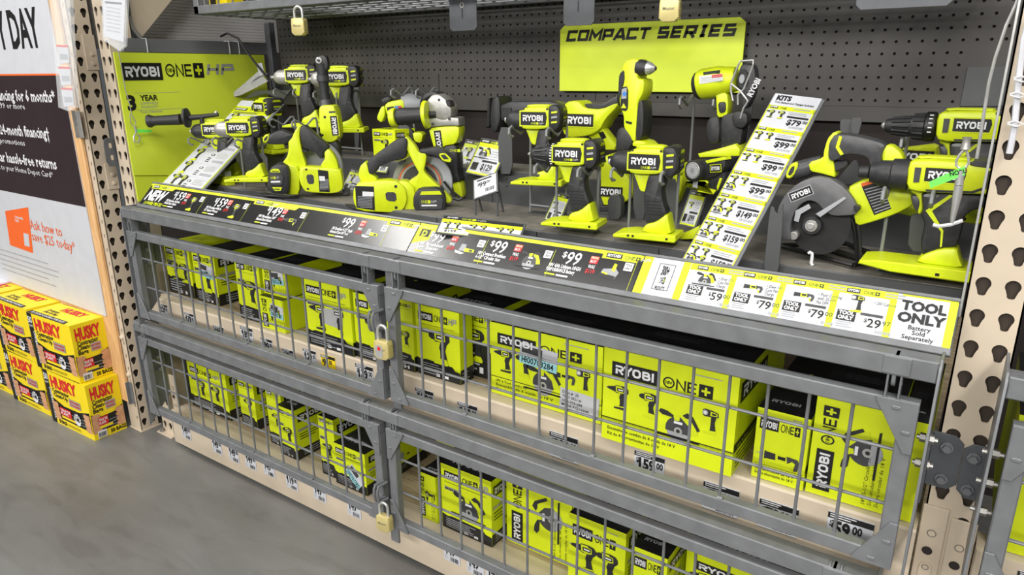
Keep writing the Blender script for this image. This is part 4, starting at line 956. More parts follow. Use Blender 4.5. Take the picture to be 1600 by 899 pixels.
bagbox('yellow contractor bag box on the floor at the left edge', -3.64, -.197, 0, yaw=2); bagbox('yellow contractor bag box on top of the pile at the left edge', -3.65, -.196, .2265, yaw=2)
mb = MB(); mb.box(-3.66, -.155, .4535, -3.46, -.04, .456, PINK); mb.box(-3.655, -.15, .4565, -3.47, -.045, .459, WHITE)
tag(mb.build('leaflet_stack'), 'pink and white leaflets lying on the yellow boxes at the left edge', 'leaflets')

# ---------------------------------------------------------------- card sign on plywood
t = thing('plywood_board', 'plywood board behind the store card sign at the left', 'board', (-3.2, .0, 0))
mb = MB(); mb.box(-3.9, -.064, .12, -2.590, -.0545, 2.1, PLY, .001); part(mb, 'panel', t)
f = Fr((0, -.0675, 0), (1, 0, 0))
t = thing('store_card_sign', 'white, dark brown and orange store card sign fixed to the plywood', 'sign', (-3.2, -.023, .45))
def gp(U, V): return f.px(U, V)
mb = MB(); x1 = gp(166, 487)[0]; xr = gp(105, 175)[0]; xr = (x1+xr)/2
mb.prism(f, [(-3.85, .46), (xr, .46), (xr, 2.1), (-3.85, 2.1)], -.003, 0, PAPER); part(mb, 'panel', t)
mb = MB(); e = .0006; zt = gp(60, 118)[1]; zb = (gp(2, 299)[1]+gp(135, 322)[1])/2
mb.rect(f, -3.84, zb, xr, zt, e, BROWN); mb.rect(f, -3.84, zt, xr, zt+.006, e, ORANGE)
q = gp(0, 82); h_ = gp(20, 20)[1]-gp(20, 78)[1]
mb.text(f, 'Y DAY', gp(66, 72)[0], gp(66, 72)[1], .125, e, BLACK, bold=.03, width=gp(66, 72)[0]-gp(-1, 72)[0], al='r')
def tx(s_, U, V, hh, al, wid, m=WHITE, b=.02):
    p = gp(U, V); wid = p[0]-gp(wid, V)[0]; mb.text(f, s_, p[0], p[1], hh, e*2, m, bold=b, al=al, width=wid)
tx('financing for 6 months*', 88, 160, .040, 'r', -9); tx('on purchases of $299 or more', 40, 171, .022, 'r', -55, WHITE, 0)
tx('24-month financing†', 79, 217, .040, 'r', 3); tx('on special promotions', 40, 228, .022, 'r', -30, WHITE, 0)
tx('1-year hassle-free returns', 90, 265, .040, 'r', -9); tx('credited back to your Home Depot Card*', 84, 278, .022, 'r', -28, WHITE, 0)
tx('Ask how to', 98, 370, .040, 'r', 51, ORANGE, 0); tx('save $25 today*', 119, 394, .040, 'r', 55, ORANGE, 0)
c = [gp(8, 330), gp(44, 324), gp(52, 396), gp(16, 383)]; mb.flat(f, c, e, ORANGE)
c = [gp(37, 364), gp(45, 366), gp(47, 386), gp(39, 384)]; mb.flat(f, c, e*2, PAPER); mb.text(f, 'CONSUMER', *gp(24, 341), .010, e*2, WHITE, bold=.02); mb.text(f, 'CARD', *gp(24, 346), .010, e*2, WHITE, bold=.02)
p = gp(8, 395); 
for i in range(5): mb.rect(f, -3.5, .60-i*.022, -2.95-.12*random.random(), .604-i*.022, e, GREYP)
part(mb, 'printing', t, smooth=False)
# ================================================================ displayed tools
def gun(name, label, U, V, y, yaw=0, s=1, kind='impact', old=False, cat='power tool', group=None, badge_=True, base=True):
    """pistol grip tool; (U,V) is where the middle of its name plate sits, tool centre at depth y"""
    yw = radians(yaw); u = Vector((cos(yw), sin(yw), 0)); f0 = Fr(onplane(1, y, U, V), u); HD = .030*s
    a_, b_ = f0.px(U, V, HD); o = f0.P(a_, b_, 0)-Vector((0, 0, .1565*s)); f = Fr(o, u)
    kx, ky = .00050*s, .00047*s
    if old: CV = lambda x, yy: (692+(x-830)*.807, 487+(yy-407)*.807)
    else: CV = lambda x, yy: (x, yy)
    def L(pts): return [((X-692)*kx, (822-Y)*ky) for X, Y in (CV(*p) for p in pts)]
    t = thing(name, label, cat, o, group)
    def pr(mb, pts, d0, d1, m, ch=.003, rd=1): mb.prism(f, rnd(L(pts), rd) if rd else L(pts), d0*s, d1*s, m, ch*s)
    def lathe(mb, prof, m, yy, seg=20):
        k_ = .807 if old else 1
        P = [L([(x, yy)])[0] for x, r in prof]; mb.tube([f.P(a, b, 0) for a, b in P], [r*ky*k_ for x, r in prof], m, seg)
    def teeth(mb, x0, r0, x1, r1, yy, n=12):
        k_ = .807 if old else 1
        for k in range(n):
            an = 2*pi*k/n; A = L([(x0, yy)])[0]; B = L([(x1, yy)])[0]
            mb.tube([f.P(A[0], A[1]+r0*ky*k_*sin(an), r0*ky*k_*cos(an)), f.P(B[0], B[1]+r1*ky*k_*sin(an), r1*ky*k_*cos(an))], .0018*s, DARK, 5)
    if not old:
        AX = 500
        mb = MB()
        pr(mb, [(626, 462), (640, 436), (700, 430), (772, 430), (776, 528), (740, 540), (640, 542), (626, 520)], -HD/s, HD/s, LIME, .006)
        pr(mb, [(655, 420), (760, 420), (768, 436), (648, 436)], -.017, .017, LIME, .003)
        pr(mb, [(640, 540), (735, 538), (700, 585), (694, 622), (672, 618), (655, 575)], -.013, .013, LIME, .003)
        for x in (640, 756): pr(mb, [(x, 436), (x+8, 436), (x+8, 444), (x, 444)], HD/s-.001, HD/s+.0008, BLACK, 0, 0)
        part(mb, 'body', t)
        mb = MB()
        if kind == 'drill':
            lathe(mb, [(505, 14), (508, 24), (520, 33), (560, 38), (575, 46), (606, 50)], DARK, AX); teeth(mb, 530, 35, 590, 49, AX); part(mb, 'chuck', t)
            mb = MB(); lathe(mb, [(488, 4), (494, 7), (506, 12), (508, 18)], STEEL, AX); part(mb, 'chuck_nose', _reg[(t.name, 'chuck')][1], 'bright steel chuck nose')
            mb = MB(); lathe(mb, [(600, 50), (603, 54), (626, 54), (630, 50)], BLACK, AX)
            for k in range(9):
                an = -.7+k*.24; A = L([(614, AX)])[0]; c = f.P(A[0], A[1]+54.5*ky*sin(an), 54.5*ky*cos(an)); mb.tube([c-u*.0022*s, c+u*.0022*s], .0014*s, WHITE, 5)
            part(mb, 'torque_collar', _reg[(t.name, 'chuck')][1], 'black collar with white marks')
        elif kind == 'wrench':
            lathe(mb, [(524, 10), (534, 11), (536, 20), (544, 32), (566, 46), (626, 50)], ALU, AX); part(mb, 'nose', t, 'grey metal nose')
            mb = MB(); lathe(mb, [(512, 9), (528, 9)], STEEL, AX, 4); part(mb, 'anvil', _reg[(t.name, 'nose')][1])
        else:
            lathe(mb, [(538, 20), (552, 36), (562, 44), (590, 50), (628, 52)], DARK, AX); part(mb, 'nose', t)
            mb = MB(); lathe(mb, [(528, 12), (533, 15), (546, 15), (547, 12)], STEEL, AX); part(mb, 'bit_collar', _reg[(t.name, 'nose')][1], 'steel bit collar')
        mb = MB()
        pr(mb, [(764, 440), (770, 424), (806, 418), (826, 440), (830, 505), (818, 535), (796, 552), (768, 536)], -.034, .034, DARK, .008)
        A = L([(829, 490)])[0]; e_ = .0010
        G = lambda zz, d: f.P(A[0]+e_, A[1]+zz*s, d*s)
        for pts_, m_ in (([(.019, -.017), (.019, .017), (.026, .012), (.026, -.012)], LIMEP), ([(-.026, -.012), (-.026, .012), (-.019, .017), (-.019, -.017)], LIMEP), ([(-.013, -.02), (-.013, .02), (.013, .02), (.013, -.02)], DKGR), ([(.001, -.014), (.001, .014), (.006, .014), (.006, -.014)], LIMEP), ([(-.006, -.012), (-.006, .012), (-.002, .012), (-.002, -.012)], GREYP)):
            q = [G(*p_) for p_ in pts_]
            if m_ is not DKGR and abs(pts_[0][0]) < .01: q = [x+u*.0003 for x in q]
            mb.add(q, [(0, 1, 2, 3), (3, 2, 1, 0)], m_)
        for k in range(3): pr(mb, [(784, 452+k*24), (812, 448+k*24), (812, 457+k*24), (784, 461+k*24)], .033, .0348, LIMEP if k != 1 else GREYP, 0, 0)
        part(mb, 'motor_cap', t)
        mb = MB(); pr(mb, [(704, 548), (730, 534), (772, 530), (774, 570), (764, 610), (774, 662), (794, 706), (752, 748), (704, 764), (694, 700), (688, 640), (694, 600), (698, 575)], -.018, .018, DARK, .007)
        pr(mb, [(700, 620), (764, 640), (766, 646), (698, 626)], .0175, .0183, DKGR, 0, 0)
        for k in range(5): pr(mb, [(700+k*2, 655+k*14), (762+k*4, 655+k*14), (762+k*4, 659+k*14), (700+k*2, 659+k*14)], .0172, .0184, BLACK, 0, 0)
        part(mb, 'handle', t)
        mb = MB(); pr(mb, [(668, 566), (694, 560), (700, 600), (692, 626), (678, 616), (670, 590)], -.008, .008, DARK, .003); part(mb, 'trigger', _reg[(t.name, 'handle')][1])
        mb = MB()
        pr(mb, [(690, 796), (704, 760), (750, 744), (794, 702), (804, 745), (818, 796)], -.021, .021, LIME, .005); pr(mb, [(578, 822), (580, 808), (640, 797), (838, 792), (842, 812), (836, 822)], -.036, .036, LIME, .002, 0)
        for x_ in (640, 660, 800): pr(mb, [(x_, 803), (x_+9, 803), (x_+9, 812), (x_, 812)], .0358, .0366, BLACK, 0, 0)
        part(mb, 'base_plate', t)
        bx = (630, 754, 520, 455)
    else:
        AX = 425
        mb = MB()
        pr(mb, [(702, 368), (725, 350), (930, 346), (1030, 352), (1044, 380), (1044, 470), (760, 486), (708, 474)], -HD/s, HD/s, LIME, .006)
        pr(mb, [(722, 480), (775, 482), (765, 500), (775, 560), (768, 585), (758, 580), (760, 530), (740, 500), (725, 495)], -.010, .010, LIME, .002); pr(mb, [(730, 338), (900, 336), (905, 352), (726, 354)], -.018, .018, LIME, .003); part(mb, 'body', t)
        mb = MB()
        if kind == 'drill':
            lathe(mb, [(500, 18), (504, 28), (530, 36), (600, 44), (612, 54), (660, 58)], DARK, AX); teeth(mb, 530, 38, 600, 45, AX); teeth(mb, 612, 55, 655, 59, AX); part(mb, 'chuck', t); mb = MB(); lathe(mb, [(486, 6), (492, 14), (502, 18)], STEEL, AX); part(mb, 'chuck_nose', _reg[(t.name, 'chuck')][1], 'bright steel chuck nose')
            mb = MB(); lathe(mb, [(655, 60), (660, 68), (694, 68), (700, 62)], BLACK, AX)
            for k in range(5):
                an = -.3+k*.3; A = L([(680, AX)])[0]; c = f.P(A[0], A[1]+68.5*ky*.807*sin(an), 68.5*ky*.807*cos(an)); mb.tube([c-u*.003*s, c+u*.003*s], .0012*s, WHITE, 5)
            part(mb, 'torque_collar', _reg[(t.name, 'chuck')][1], 'black collar with white marks')
        else:
            lathe(mb, [(520, 20), (524, 27), (558, 28), (562, 22), (566, 42), (590, 50), (600, 56), (640, 58), (646, 66), (704, 67)], DARK, AX); part(mb, 'nose', t)
        mb = MB(); pr(mb, [(905, 345), (1010, 342), (1030, 352), (1044, 372), (1000, 372), (905, 366)], -.031, .0315, DKGR, .002); pr(mb, [(985, 395), (1008, 392), (1008, 450), (988, 455)], .0295, .0312, BLACK, 0, 0); pr(mb, [(728, 382), (750, 382), (750, 442), (730, 444)], .0295, .0315, DKGR, 0, 0); pr(mb, [(960, 380), (972, 378), (972, 450), (930, 472), (780, 478), (775, 470), (925, 464), (960, 445)], .0295, .031, DARK, 0, 0); part(mb, 'motor_cap', t)
        mb = MB(); pr(mb, [(758, 482), (905, 482), (980, 480), (990, 520), (920, 560), (918, 640), (912, 705), (862, 716), (812, 752), (796, 752), (786, 700), (790, 620), (772, 585), (775, 560)], -.019, .019, DARK, .006)
        pr(mb, [(786, 562), (858, 488), (870, 492), (808, 562), (858, 640), (862, 708), (856, 712), (850, 645)], .0182, .0198, LIME, 0, 0); pr(mb, [(772, 492), (824, 490), (824, 504), (772, 506)], .0182, .0204, GREYP, .0005, 1); part(mb, 'handle', t)
        mb = MB(); pr(mb, [(722, 508), (765, 505), (770, 560), (760, 582), (740, 560), (728, 530)], -.008, .008, DKGR, .003); part(mb, 'trigger', _reg[(t.name, 'handle')][1])
        mb = MB(); pr(mb, [(780, 790), (800, 752), (858, 716), (914, 706), (930, 750), (950, 790)], -.023, .023, LIME, .005); pr(mb, [(578, 815), (582, 800), (640, 790), (950, 788), (1010, 792), (1010, 838), (700, 834)], -.038, .038, LIME, .002, 0)
        pr(mb, [(858, 812), (872, 812), (872, 824), (858, 824)], .0375, .0386, BLACK, 0, 0); part(mb, 'base_plate', t)
        bx = CV(765, 0)[0], CV(895, 0)[0], CV(0, 436)[1], CV(0, 380)[1]
    if badge_:
        mb = MB(); (a, b), (a1, b1) = ((bx[0]-692)*kx, (822-bx[2])*ky), ((bx[1]-692)*kx, (822-bx[3])*ky); W_ = a1-a; H_ = b1-b; d = HD+.0006
        e = .1*H_; mb.flat(f, [(a-e, b-e), (a+W_+e, b-e), (a+W_+e*2.2, b+H_*.6), (a+W_+e, b+H_+e), (a-e, b+H_+e)], d, LIMEP)
        mb.flat(f, [(a, b), (a+W_, b), (a+W_+e, b+H_*.6), (a+W_, b+H_), (a, b+H_)], d+.0004, BLACK); wordmark(mb, f, a+W_*.09, b+H_*(.32 if not old else .22), H_*(.46 if not old else .56), d+.0008, WHITE, 0, W_*.80)
        if not old: one_plus(mb, f, a+W_*.42, b+H_*.08, H_*.14, d+.0008, hp=True, m=LIMEP)
        part(mb, 'name_plate', _reg[(t.name, 'body')][1], smooth=False)
    return t, f, kx, ky
HG = 'wire hooks holding the display tools'
def hook(label, x, y, z, zb, ba=.045, bb=.045, yaw=0):
    t = thing('display_hook', label, 'hook', (x, y+.05, zb), HG); c, s_ = cos(radians(yaw)), sin(radians(yaw))
    def W_(a, d, zz): return (x+a*c-d*s_*-1*-1, y+a*s_+d*c, zz)
    for a in (-ba, bb):
        mb = MB(); mb.tube([W_(a, .052, zb), W_(a, .052, z-.01), W_(a, .048, z), W_(a, .038, z), W_(a, .008, z-.022), W_(a, -.018, z-.008), W_(a, -.032, z-.002), W_(a, -.042, z-.007), W_(a, -.043, z-.018), W_(a, -.034, z-.026), W_(a, -.026, z-.026)], .0032, HOOK, 8)
        part(mb, 'prong', t)
    mb = MB(); mb.tube([W_(-ba, .052, zb+.02), W_(bb, .052, zb+.02)], .003, HOOK, 8); part(mb, 'cross_wire', t)
    mb = MB(); mb.box(x-.05, y+.035, zb-.001, x+.05, y+.07, zb+.002, STEP); part(mb, 'foot', t)
def hplate(label, px4, y, yaw=0, m=STEP, yb=.004):
    f = vfr(*px4[0], y, yaw); mb = MB(); mb.pp(f, px4, -yb, 0, m, .001, 1); tag(mb.build('holder_plate'), label, 'holder plate', 'grey steel holder plates')

gun('impact_driver', 'front impact driver with black wrap on its grip, right of the drill', 1005.7, 253.8, .10, 8, 1.0, 'impact')
gun('cordless_drill', 'front drill with ribbed black chuck in the middle of the display', 885.4, 242, .10, 10, 1.0, 'drill')
gun('impact_driver', 'impact driver in the second row behind the drill', 833, 186, .22, 14, 1.0, 'impact')
gun('impact_wrench', 'front impact wrench at the left with grey nose', 371, 200.5, .075, 34, 1.02, 'wrench')
gun('hammer_drill', 'drill with a long black side handle at the left end', 332, 203.5, .16, 36, 1.04, 'impact')
gun('impact_wrench', 'tool turned to show its round motor cap behind the left pair', 404, 168, .34, -6, .98, 'impact', badge_=True)
gun('impact_wrench', 'back row impact wrench left of the ratchet, near the pegboard', 462, 118, .36, 32, 1.06, 'wrench')
gun('impact_wrench', 'back row impact wrench right of the ratchet', 524, 121, .33, 34, 1.06, 'wrench')
gun('cordless_drill', 'top drill with numbered collar behind the steel cable at the right', 1518, 196.5, .26, 0, 1.03, 'drill', old=True)
gun('impact_driver', 'large front impact driver with a green tag across its name at the right', 1475.4, 274.9, .11, 0, 1.03, 'impact', old=True)

# long side handle of the hammer drill
t = thing('side_handle', 'long black side handle pointing left from the hammer drill', 'tool handle', onplane(1, .13, 300, 185))
f = vfr(300, 185, .13, 36); mb = MB()
mb.ft(f, K(220, 160, 5.62, [(64, 166), (80, 165), (105, 163), (125, 162), (330, 152), (352, 148)]), [.020, .0215, .017, .0155, .0175, .018], DARK, 0, 18)
mb.ft(f, K(220, 160, 5.62, [(370, 140), (392, 138), (412, 137), (430, 136)]), [.016, .031, .032, .015], DARK, 0, 22)
mb.ft(f, K(220, 160, 5.62, [(430, 136), (520, 128), (680, 106)]), [.010, .008, .0065], DARK, 0, 12); part(mb, 'grip', t)
mb = MB(); mb.ft(f, K(220, 160, 5.62, [(535, 110), (540, 200), (570, 290), (600, 318)]), .0075, DARK, 0, 10); mb.ft(f, K(220, 160, 5.62, [(655, 95), (668, 80)]), .004, STEEL, 0, 8); part(mb, 'clamp', t)

# hooks
def hk(label, U, V, y, zb, **k):
    q = onplane(1, y, U, V); hook(label, q.x, y, q.z, zb, **k)
hk('wire hook under the front impact driver', 1008, 262, .10, S1+.0015, ba=.055, bb=.052); hk('wire hook under the front drill', 885, 256, .10, S1+.0015, ba=.055, bb=.052)
hk('wire hook under the second row impact driver', 838, 196, .22, S1+.0015, ba=.05, bb=.055); hk('wire hook under the front impact wrench at the left', 366, 214, .08, S1-.06, ba=.05, bb=.06)
hk('wire hook under the hammer drill at the far left', 325, 214, .17, S1+.0015, ba=.05, bb=.05); hk('empty wire hook above the left circular saw', 455, 185, .20, S1+.0015, ba=.05, bb=.055)
hk('wire hook under the left back row wrench', 458, 138, .38, S2+.0015, ba=.05, bb=.05); hk('wire hook under the right back row wrench', 522, 142, .36, S2+.0015, ba=.05, bb=.055)
hk('empty wire hook above the angle grinder', 645, 138, .40, S2+.0015, ba=.05, bb=.05); hk('wire hook under the cut-off tool', 1105, 150, .42, S2+.0015, ba=.05, bb=.03)
hk('wire hook under the large impact driver at the right', 1440, 292, .10, S1+.0015, ba=.05, bb=.02); hk('wire hook under the top right drill', 1462, 212, .30, S1+.0015, ba=.05, bb=.02)

# ---------------------------------------------------------------- big circular saw at the right
k5 = lambda pts: K(1180, 130, 2.8095, pts)
F = vfr(1290, 330, .15, 0); t = thing('circular_saw', 'circular saw with dark blade guard facing the aisle at the right', 'circular saw', F.P(0, 0, 0))
mb = MB(); c = F.px(*k5([(283, 622)])[0], .01); R_ = .052
mb.prism(F, [(c[0]+R_*cos(2*pi*k/40)*1.02, c[1]+R_*sin(2*pi*k/40)*1.08) for k in range(40)], .008, .0105, mat('dark_steel_blade', (.035, .035, .035), .35, .3, .1, 40)); part(mb, 'blade', t, 'dark round steel blade')
mb = MB(); mb.pp(F, k5([(112, 672), (92, 600), (98, 550), (130, 490), (190, 436), (265, 408), (335, 420), (395, 462), (438, 520), (452, 560), (440, 580), (340, 586), (300, 560), (270, 525), (235, 515), (200, 532), (168, 575), (152, 630), (160, 690), (125, 688)]), .000, .030, GUARD, .004, 1)
mb.pp(F, k5([(265, 575), (390, 500), (400, 508), (285, 590)]), .03, .034, GREYP, .001); mb.pp(F, k5([(432, 535), (458, 540), (458, 560), (436, 566)]), .02, .036, DARK, .002, 1); part(mb, 'blade_guard', t)
mb = MB(); c = F.px(*k5([(250, 624)])[0], .02)
for r, d, m_ in ((.017, .026, DARK), (.011, .030, ALU), (.006, .034, STEEL)): mb.prism(F, [(c[0]+r*cos(2*pi*k/20), c[1]+r*sin(2*pi*k/20)) for k in range(20)], .01, d, m_, .001)
c = F.px(*k5([(172, 668)])[0], .02); mb.prism(F, [(c[0]+.008*cos(2*pi*k/12), c[1]+.008*sin(2*pi*k/12)) for k in range(12)], .01, .028, ALU, .001)
mb.fp(F, k5([(178, 560), (235, 530), (245, 548), (200, 575), (190, 610), (170, 605)]), .0302, GREYP); part(mb, 'arbor', t)
mb = MB(); mb.pp(F, k5([(398, 462), (470, 428), (560, 410), (625, 455), (694, 488), (700, 535), (610, 580), (520, 610), (440, 632), (425, 560)]), -.05, .018, LIME, .008, 1)
mb.pp(F, k5([(232, 350), (298, 328), (300, 300), (316, 244), (345, 213), (365, 220), (345, 255), (330, 300), (345, 350), (352, 415), (325, 408), (290, 398), (240, 388)]), -.022, .018, LIME, .004, 1)
mb.pp(F, k5([(540, 292), (590, 268), (640, 305), (655, 348), (620, 375), (575, 425), (500, 430), (535, 385), (560, 340)]), -.022, .018, LIME, .005, 1)
mb.pp(F, k5([(470, 375), (495, 378), (505, 402), (480, 405)]), -.01, .01, LIME, .002); part(mb, 'body', t)
mb = MB(); mb.pp(F, k5([(318, 330), (322, 262), (350, 222), (430, 228), (545, 256), (575, 275), (560, 300), (552, 345), (530, 375), (500, 360), (496, 335), (470, 318), (400, 312), (365, 335), (335, 345)]), -.02, .024, DKGR, .006, 1)
mb.pp(F, k5([(332, 345), (400, 340), (408, 365), (360, 390), (335, 385)]), -.014, .014, DARK, .003, 1)
mb.pp(F, k5([(368, 232), (382, 236), (368, 280), (388, 312), (374, 318), (352, 282)]), .0235, .0255, LIME, .0005)
mb.ft(F, k5([(150, 392), (175, 386), (225, 372), (295, 345)]), [.012, .0165, .0165, .012], DKGR, .0, 14); part(mb, 'handle', t)
mb = MB(); f2 = Fr(F.P(*F.px(*k5([(160, 384)])[0])), (1, 0, 0)); mb.pp(F, k5([(133, 400), (150, 360), (176, 346), (188, 358), (178, 392), (155, 420), (136, 418)]), -.010, .0175, LIME, .003, 1); mb.pp(F, k5([(143, 400), (157, 370), (173, 362), (170, 388), (153, 408)]), .017, .018, DARK, 0, 1); part(mb, 'end_cap', _reg[(t.name, 'handle')][1], 'lime cap on the handle end')
mb = MB(); q = F.px(*k5([(160, 520)])[0], .03); r_ = F.px(*k5([(260, 482)])[0], .03); an = math.atan2(r_[1]-q[1], r_[0]-q[0]); badge(mb, F, q[0], q[1], .040, .0155, .0306, rot=an, frame=GREYP)
mb.fp(F, k5([(464, 440), (550, 416), (553, 430), (468, 455)]), .0185, ORANGE); mb.fp(F, k5([(468, 455), (553, 430), (597, 552), (522, 580)]), .0185, BLACK)
for k in range(9): mb.fp(F, k5([(480+k*5.6, 466+k*12.6), (560+k*4.2, 446+k*12), (561+k*4.2, 450+k*12), (481+k*5.6, 470+k*12.6)]), .0188, GREYP)
part(mb, 'printing', t, into='body')
mb = MB(); zz = S1+.010; g4 = []
for p in k5([(105, 712), (430, 800), (565, 768), (400, 705)]): 
    g = onplane(2, zz, *p); g4.append(g)
for i in range(4): mb.tube([g4[i], g4[(i+1) % 4]], .0045, BLACK, 6)
mb.tube([g4[0].lerp(g4[3], .5), g4[1].lerp(g4[2], .5)], .006, BLACK, 4)
mb.ft(F, k5([(408, 580), (428, 610), (438, 660), (448, 780)]), .0035, BLACK, .0, 8); mb.ft(F, k5([(430, 575), (448, 610), (456, 660), (462, 780)]), .0035, BLACK, .012, 8); part(mb, 'shoe', t, 'black wire-thin shoe')
mb = MB(); f_ = k5([(234, 748), (240, 742), (250, 748), (250, 764), (246, 790), (252, 800)]); mb.ft(F, f_, .003, WHITE, .03, 6); part(mb, 'cable_tie', t, 'white cable tie')
hplate('grey notched plate standing in front of the big circular saw', k5([(65, 545), (78, 540), (90, 572), (105, 575), (122, 520), (122, 590), (100, 860), (32, 860)]), .085)
hplate('grey tab sticking up above the big saw handle, left one', k5([(372, 165), (385, 158), (428, 158), (428, 230), (372, 218)]), .33); hplate('grey tab sticking up above the big saw handle, right one', k5([(420, 152), (465, 150), (470, 165), (452, 232), (420, 225)]), .31)
hplate('grey plate behind the big saw handle', k5([(430, 340), (448, 340), (475, 440), (360, 448), (355, 430)]), .28); hplate('grey plate behind the grip of the large impact driver', k5([(680, 585), (700, 572), (760, 572), (790, 600), (790, 745), (668, 740)]), .16)

# ---------------------------------------------------------------- two circular saws seen from behind
k7 = lambda pts: K(400, 180, 6.42, pts); k2 = lambda pts: K(520, 110, 3.459, pts)
F = vfr(480, 300, .12, 42); t = thing('circular_saw', 'circular saw seen from behind with open battery port, left one of two', 'circular saw', F.P(0, 0, 0))
mb = MB(); mb.pp(F, k7([(318, 228), (358, 226), (395, 150), (425, 108), (455, 112), (440, 150), (436, 215), (445, 280), (470, 400), (505, 500), (480, 560), (330, 520), (262, 482), (315, 410), (326, 330)]), -.02, .018, LIME, .005, 1)
mb.pp(F, k7([(682, 372), (725, 332), (780, 395), (812, 460), (830, 550), (640, 520), (668, 470), (690, 440)]), -.015, .022, LIME, .005, 1)
mb.pp(F, k7([(240, 490), (330, 488), (430, 520), (440, 800), (330, 802), (290, 790), (230, 600)]), -.03, .028, LIME, .006, 1); part(mb, 'body', t)
mb = MB(); mb.pp(F, k7([(440, 530), (480, 515), (700, 528), (846, 545), (866, 620), (876, 735), (835, 775), (740, 790), (500, 776), (455, 720), (428, 640), (428, 575)]), -.01, .040, LIME, .006, 1)
mb.fp(F, k7([(465, 545), (500, 540), (720, 558), (738, 775), (500, 765), (475, 690)]), .0406, LIMEP); mb.fp(F, rnd(k7([(500, 598), (576, 594), (586, 690), (520, 694)]), 1), .041, DKGR)
mb.fp(F, k7([(620, 548), (722, 560), (740, 772), (636, 768)]), .0412, BLACK)
for k in range(8): mb.fp(F, k7([(640, 640+k*14), (728, 642+k*14), (728, 648+k*14), (640, 646+k*14)]), .0416, GREYP)
mb.fp(F, k7([(632, 612), (690, 614), (692, 660), (636, 658)]), .0418, WHITE)
for p in ((503, 545), (520, 740), (712, 752)): mb.fp(F, [(x+dx, y_+dy) for (x, y_) in k7([p]) for dx, dy in ((-1.5, -1.5), (1.5, -1.5), (1.5, 1.5), (-1.5, 1.5))], .042, BLACK)
part(mb, 'battery_port', t)
mb = MB(); mb.pp(F, k7([(440, 125), (480, 100), (512, 118), (620, 218), (722, 305), (728, 335), (682, 372), (672, 440), (640, 436), (598, 380), (520, 348), (478, 325), (450, 260), (438, 200)]), -.02, .024, DARK, .007, 1)
mb.pp(F, k7([(412, 320), (445, 300), (470, 340), (520, 352), (515, 375), (480, 375), (420, 350)]), -.01, .012, DARK, .002, 1)
mb.pp(F, k7([(118, 205), (200, 160), (265, 150), (330, 182), (366, 190), (368, 228), (312, 290), (200, 298), (110, 292), (95, 262)]), -.02, .02, DARK, .008, 1); part(mb, 'handle', t)
mb = MB(); mb.pp(F, k7([(66, 232), (88, 202), (116, 190), (132, 208), (126, 256), (96, 280), (70, 270)]), -.008, .021, LIME, .003, 1); mb.fp(F, k7([(78, 240), (108, 208), (118, 216), (108, 250), (82, 264)]), .0215, DARK); part(mb, 'end_cap', _reg[(t.name, 'handle')][1], 'lime cap on the handle end')
mb = MB(); mb.pp(F, k7([(120, 572), (160, 512), (240, 488), (312, 510), (336, 580), (330, 768), (300, 796), (160, 790), (118, 742)]), -.02, .052, DARK, .008, 1)
mb.fp(F, k7([(140, 558), (170, 538), (225, 540), (246, 575), (150, 575)]), .0526, LIMEP); mb.fp(F, k7([(160, 722), (262, 724), (245, 760), (190, 762)]), .0526, LIMEP); mb.fp(F, k7([(158, 560), (228, 562), (228, 570), (158, 568)]), .053, BLACK); mb.fp(F, k7([(180, 738), (240, 740), (236, 750), (186, 748)]), .053, BLACK)
mb.pp(F, k7([(132, 600), (262, 600), (272, 625), (266, 690), (250, 705), (140, 700)]), .052, .055, DKGR, .001); q = F.px(*k7([(145, 640)])[0], .055); one_plus(mb, F, q[0], q[1], .006, .0556, hp=True, m=LIMEP, w=.014); q = F.px(*k7([(150, 678)])[0], .055); mb.rect(F, q[0], q[1], q[0]+.026, q[1]+.005, .0556, WHITE)
part(mb, 'motor_cap', t)
mb = MB(); c = F.px(*k7([(620, 520)])[0], -.03); mb.prism(F, [(c[0]+.072*cos(2*pi*k/32), c[1]+.075*sin(2*pi*k/32)) for k in range(32)], -.06, -.03, GREYP, .003); part(mb, 'blade_guard', t, 'grey blade guard')
mb = MB(); g4 = [onplane(2, .966, *p) for p in k7([(10, 795), (100, 765), (900, 745), (1010, 812), (780, 850), (430, 825)])]
base_ = Fr((0, 0, .966), (1, 0, 0), (0, 1, 0)); mb.prism(base_, [(g.x, g.y) for g in g4], -.005, 0, DARK, .001); mb.pp(F, k7([(865, 745), (930, 740), (940, 800), (870, 810)]), -.02, .01, DKGR, .002, 1); part(mb, 'shoe', t, 'dark flat shoe')

F = vfr(600, 330, .115, 36); t = thing('circular_saw', 'circular saw seen from behind with ONE+ HP motor cap, right one of two', 'circular saw', F.P(0, 0, 0))
mb = MB(); c = F.px(*k2([(470, 610)])[0], -.03); mb.prism(F, [(c[0]+.074*cos(2*pi*k/40), c[1]+.076*sin(2*pi*k/40)) for k in range(40)], -.035, -.032, SILV, .0005); ring(mb, F, c[0], c[1], .054, .058, -.0315, ORANGE, 30); ring(mb, F, c[0], c[1], .0605, .0615, -.0315, DKGR, 30); disc(mb, F, c[0], c[1], .048, -.0312, DKGR, 24); part(mb, 'blade', t, 'silver blade with orange print')
mb = MB(); mb.prism(F, [(c[0]+.02+.07*cos(a), c[1]+.005+.075*sin(a)) for a in [-.6+1.9*k/14 for k in range(15)]]+[(c[0]+.02+.045*cos(a), c[1]+.005+.05*sin(a)) for a in [1.3-1.9*k/14 for k in range(15)]], -.028, -.012, GREYP, .002); part(mb, 'blade_guard', t, 'grey blade guard')
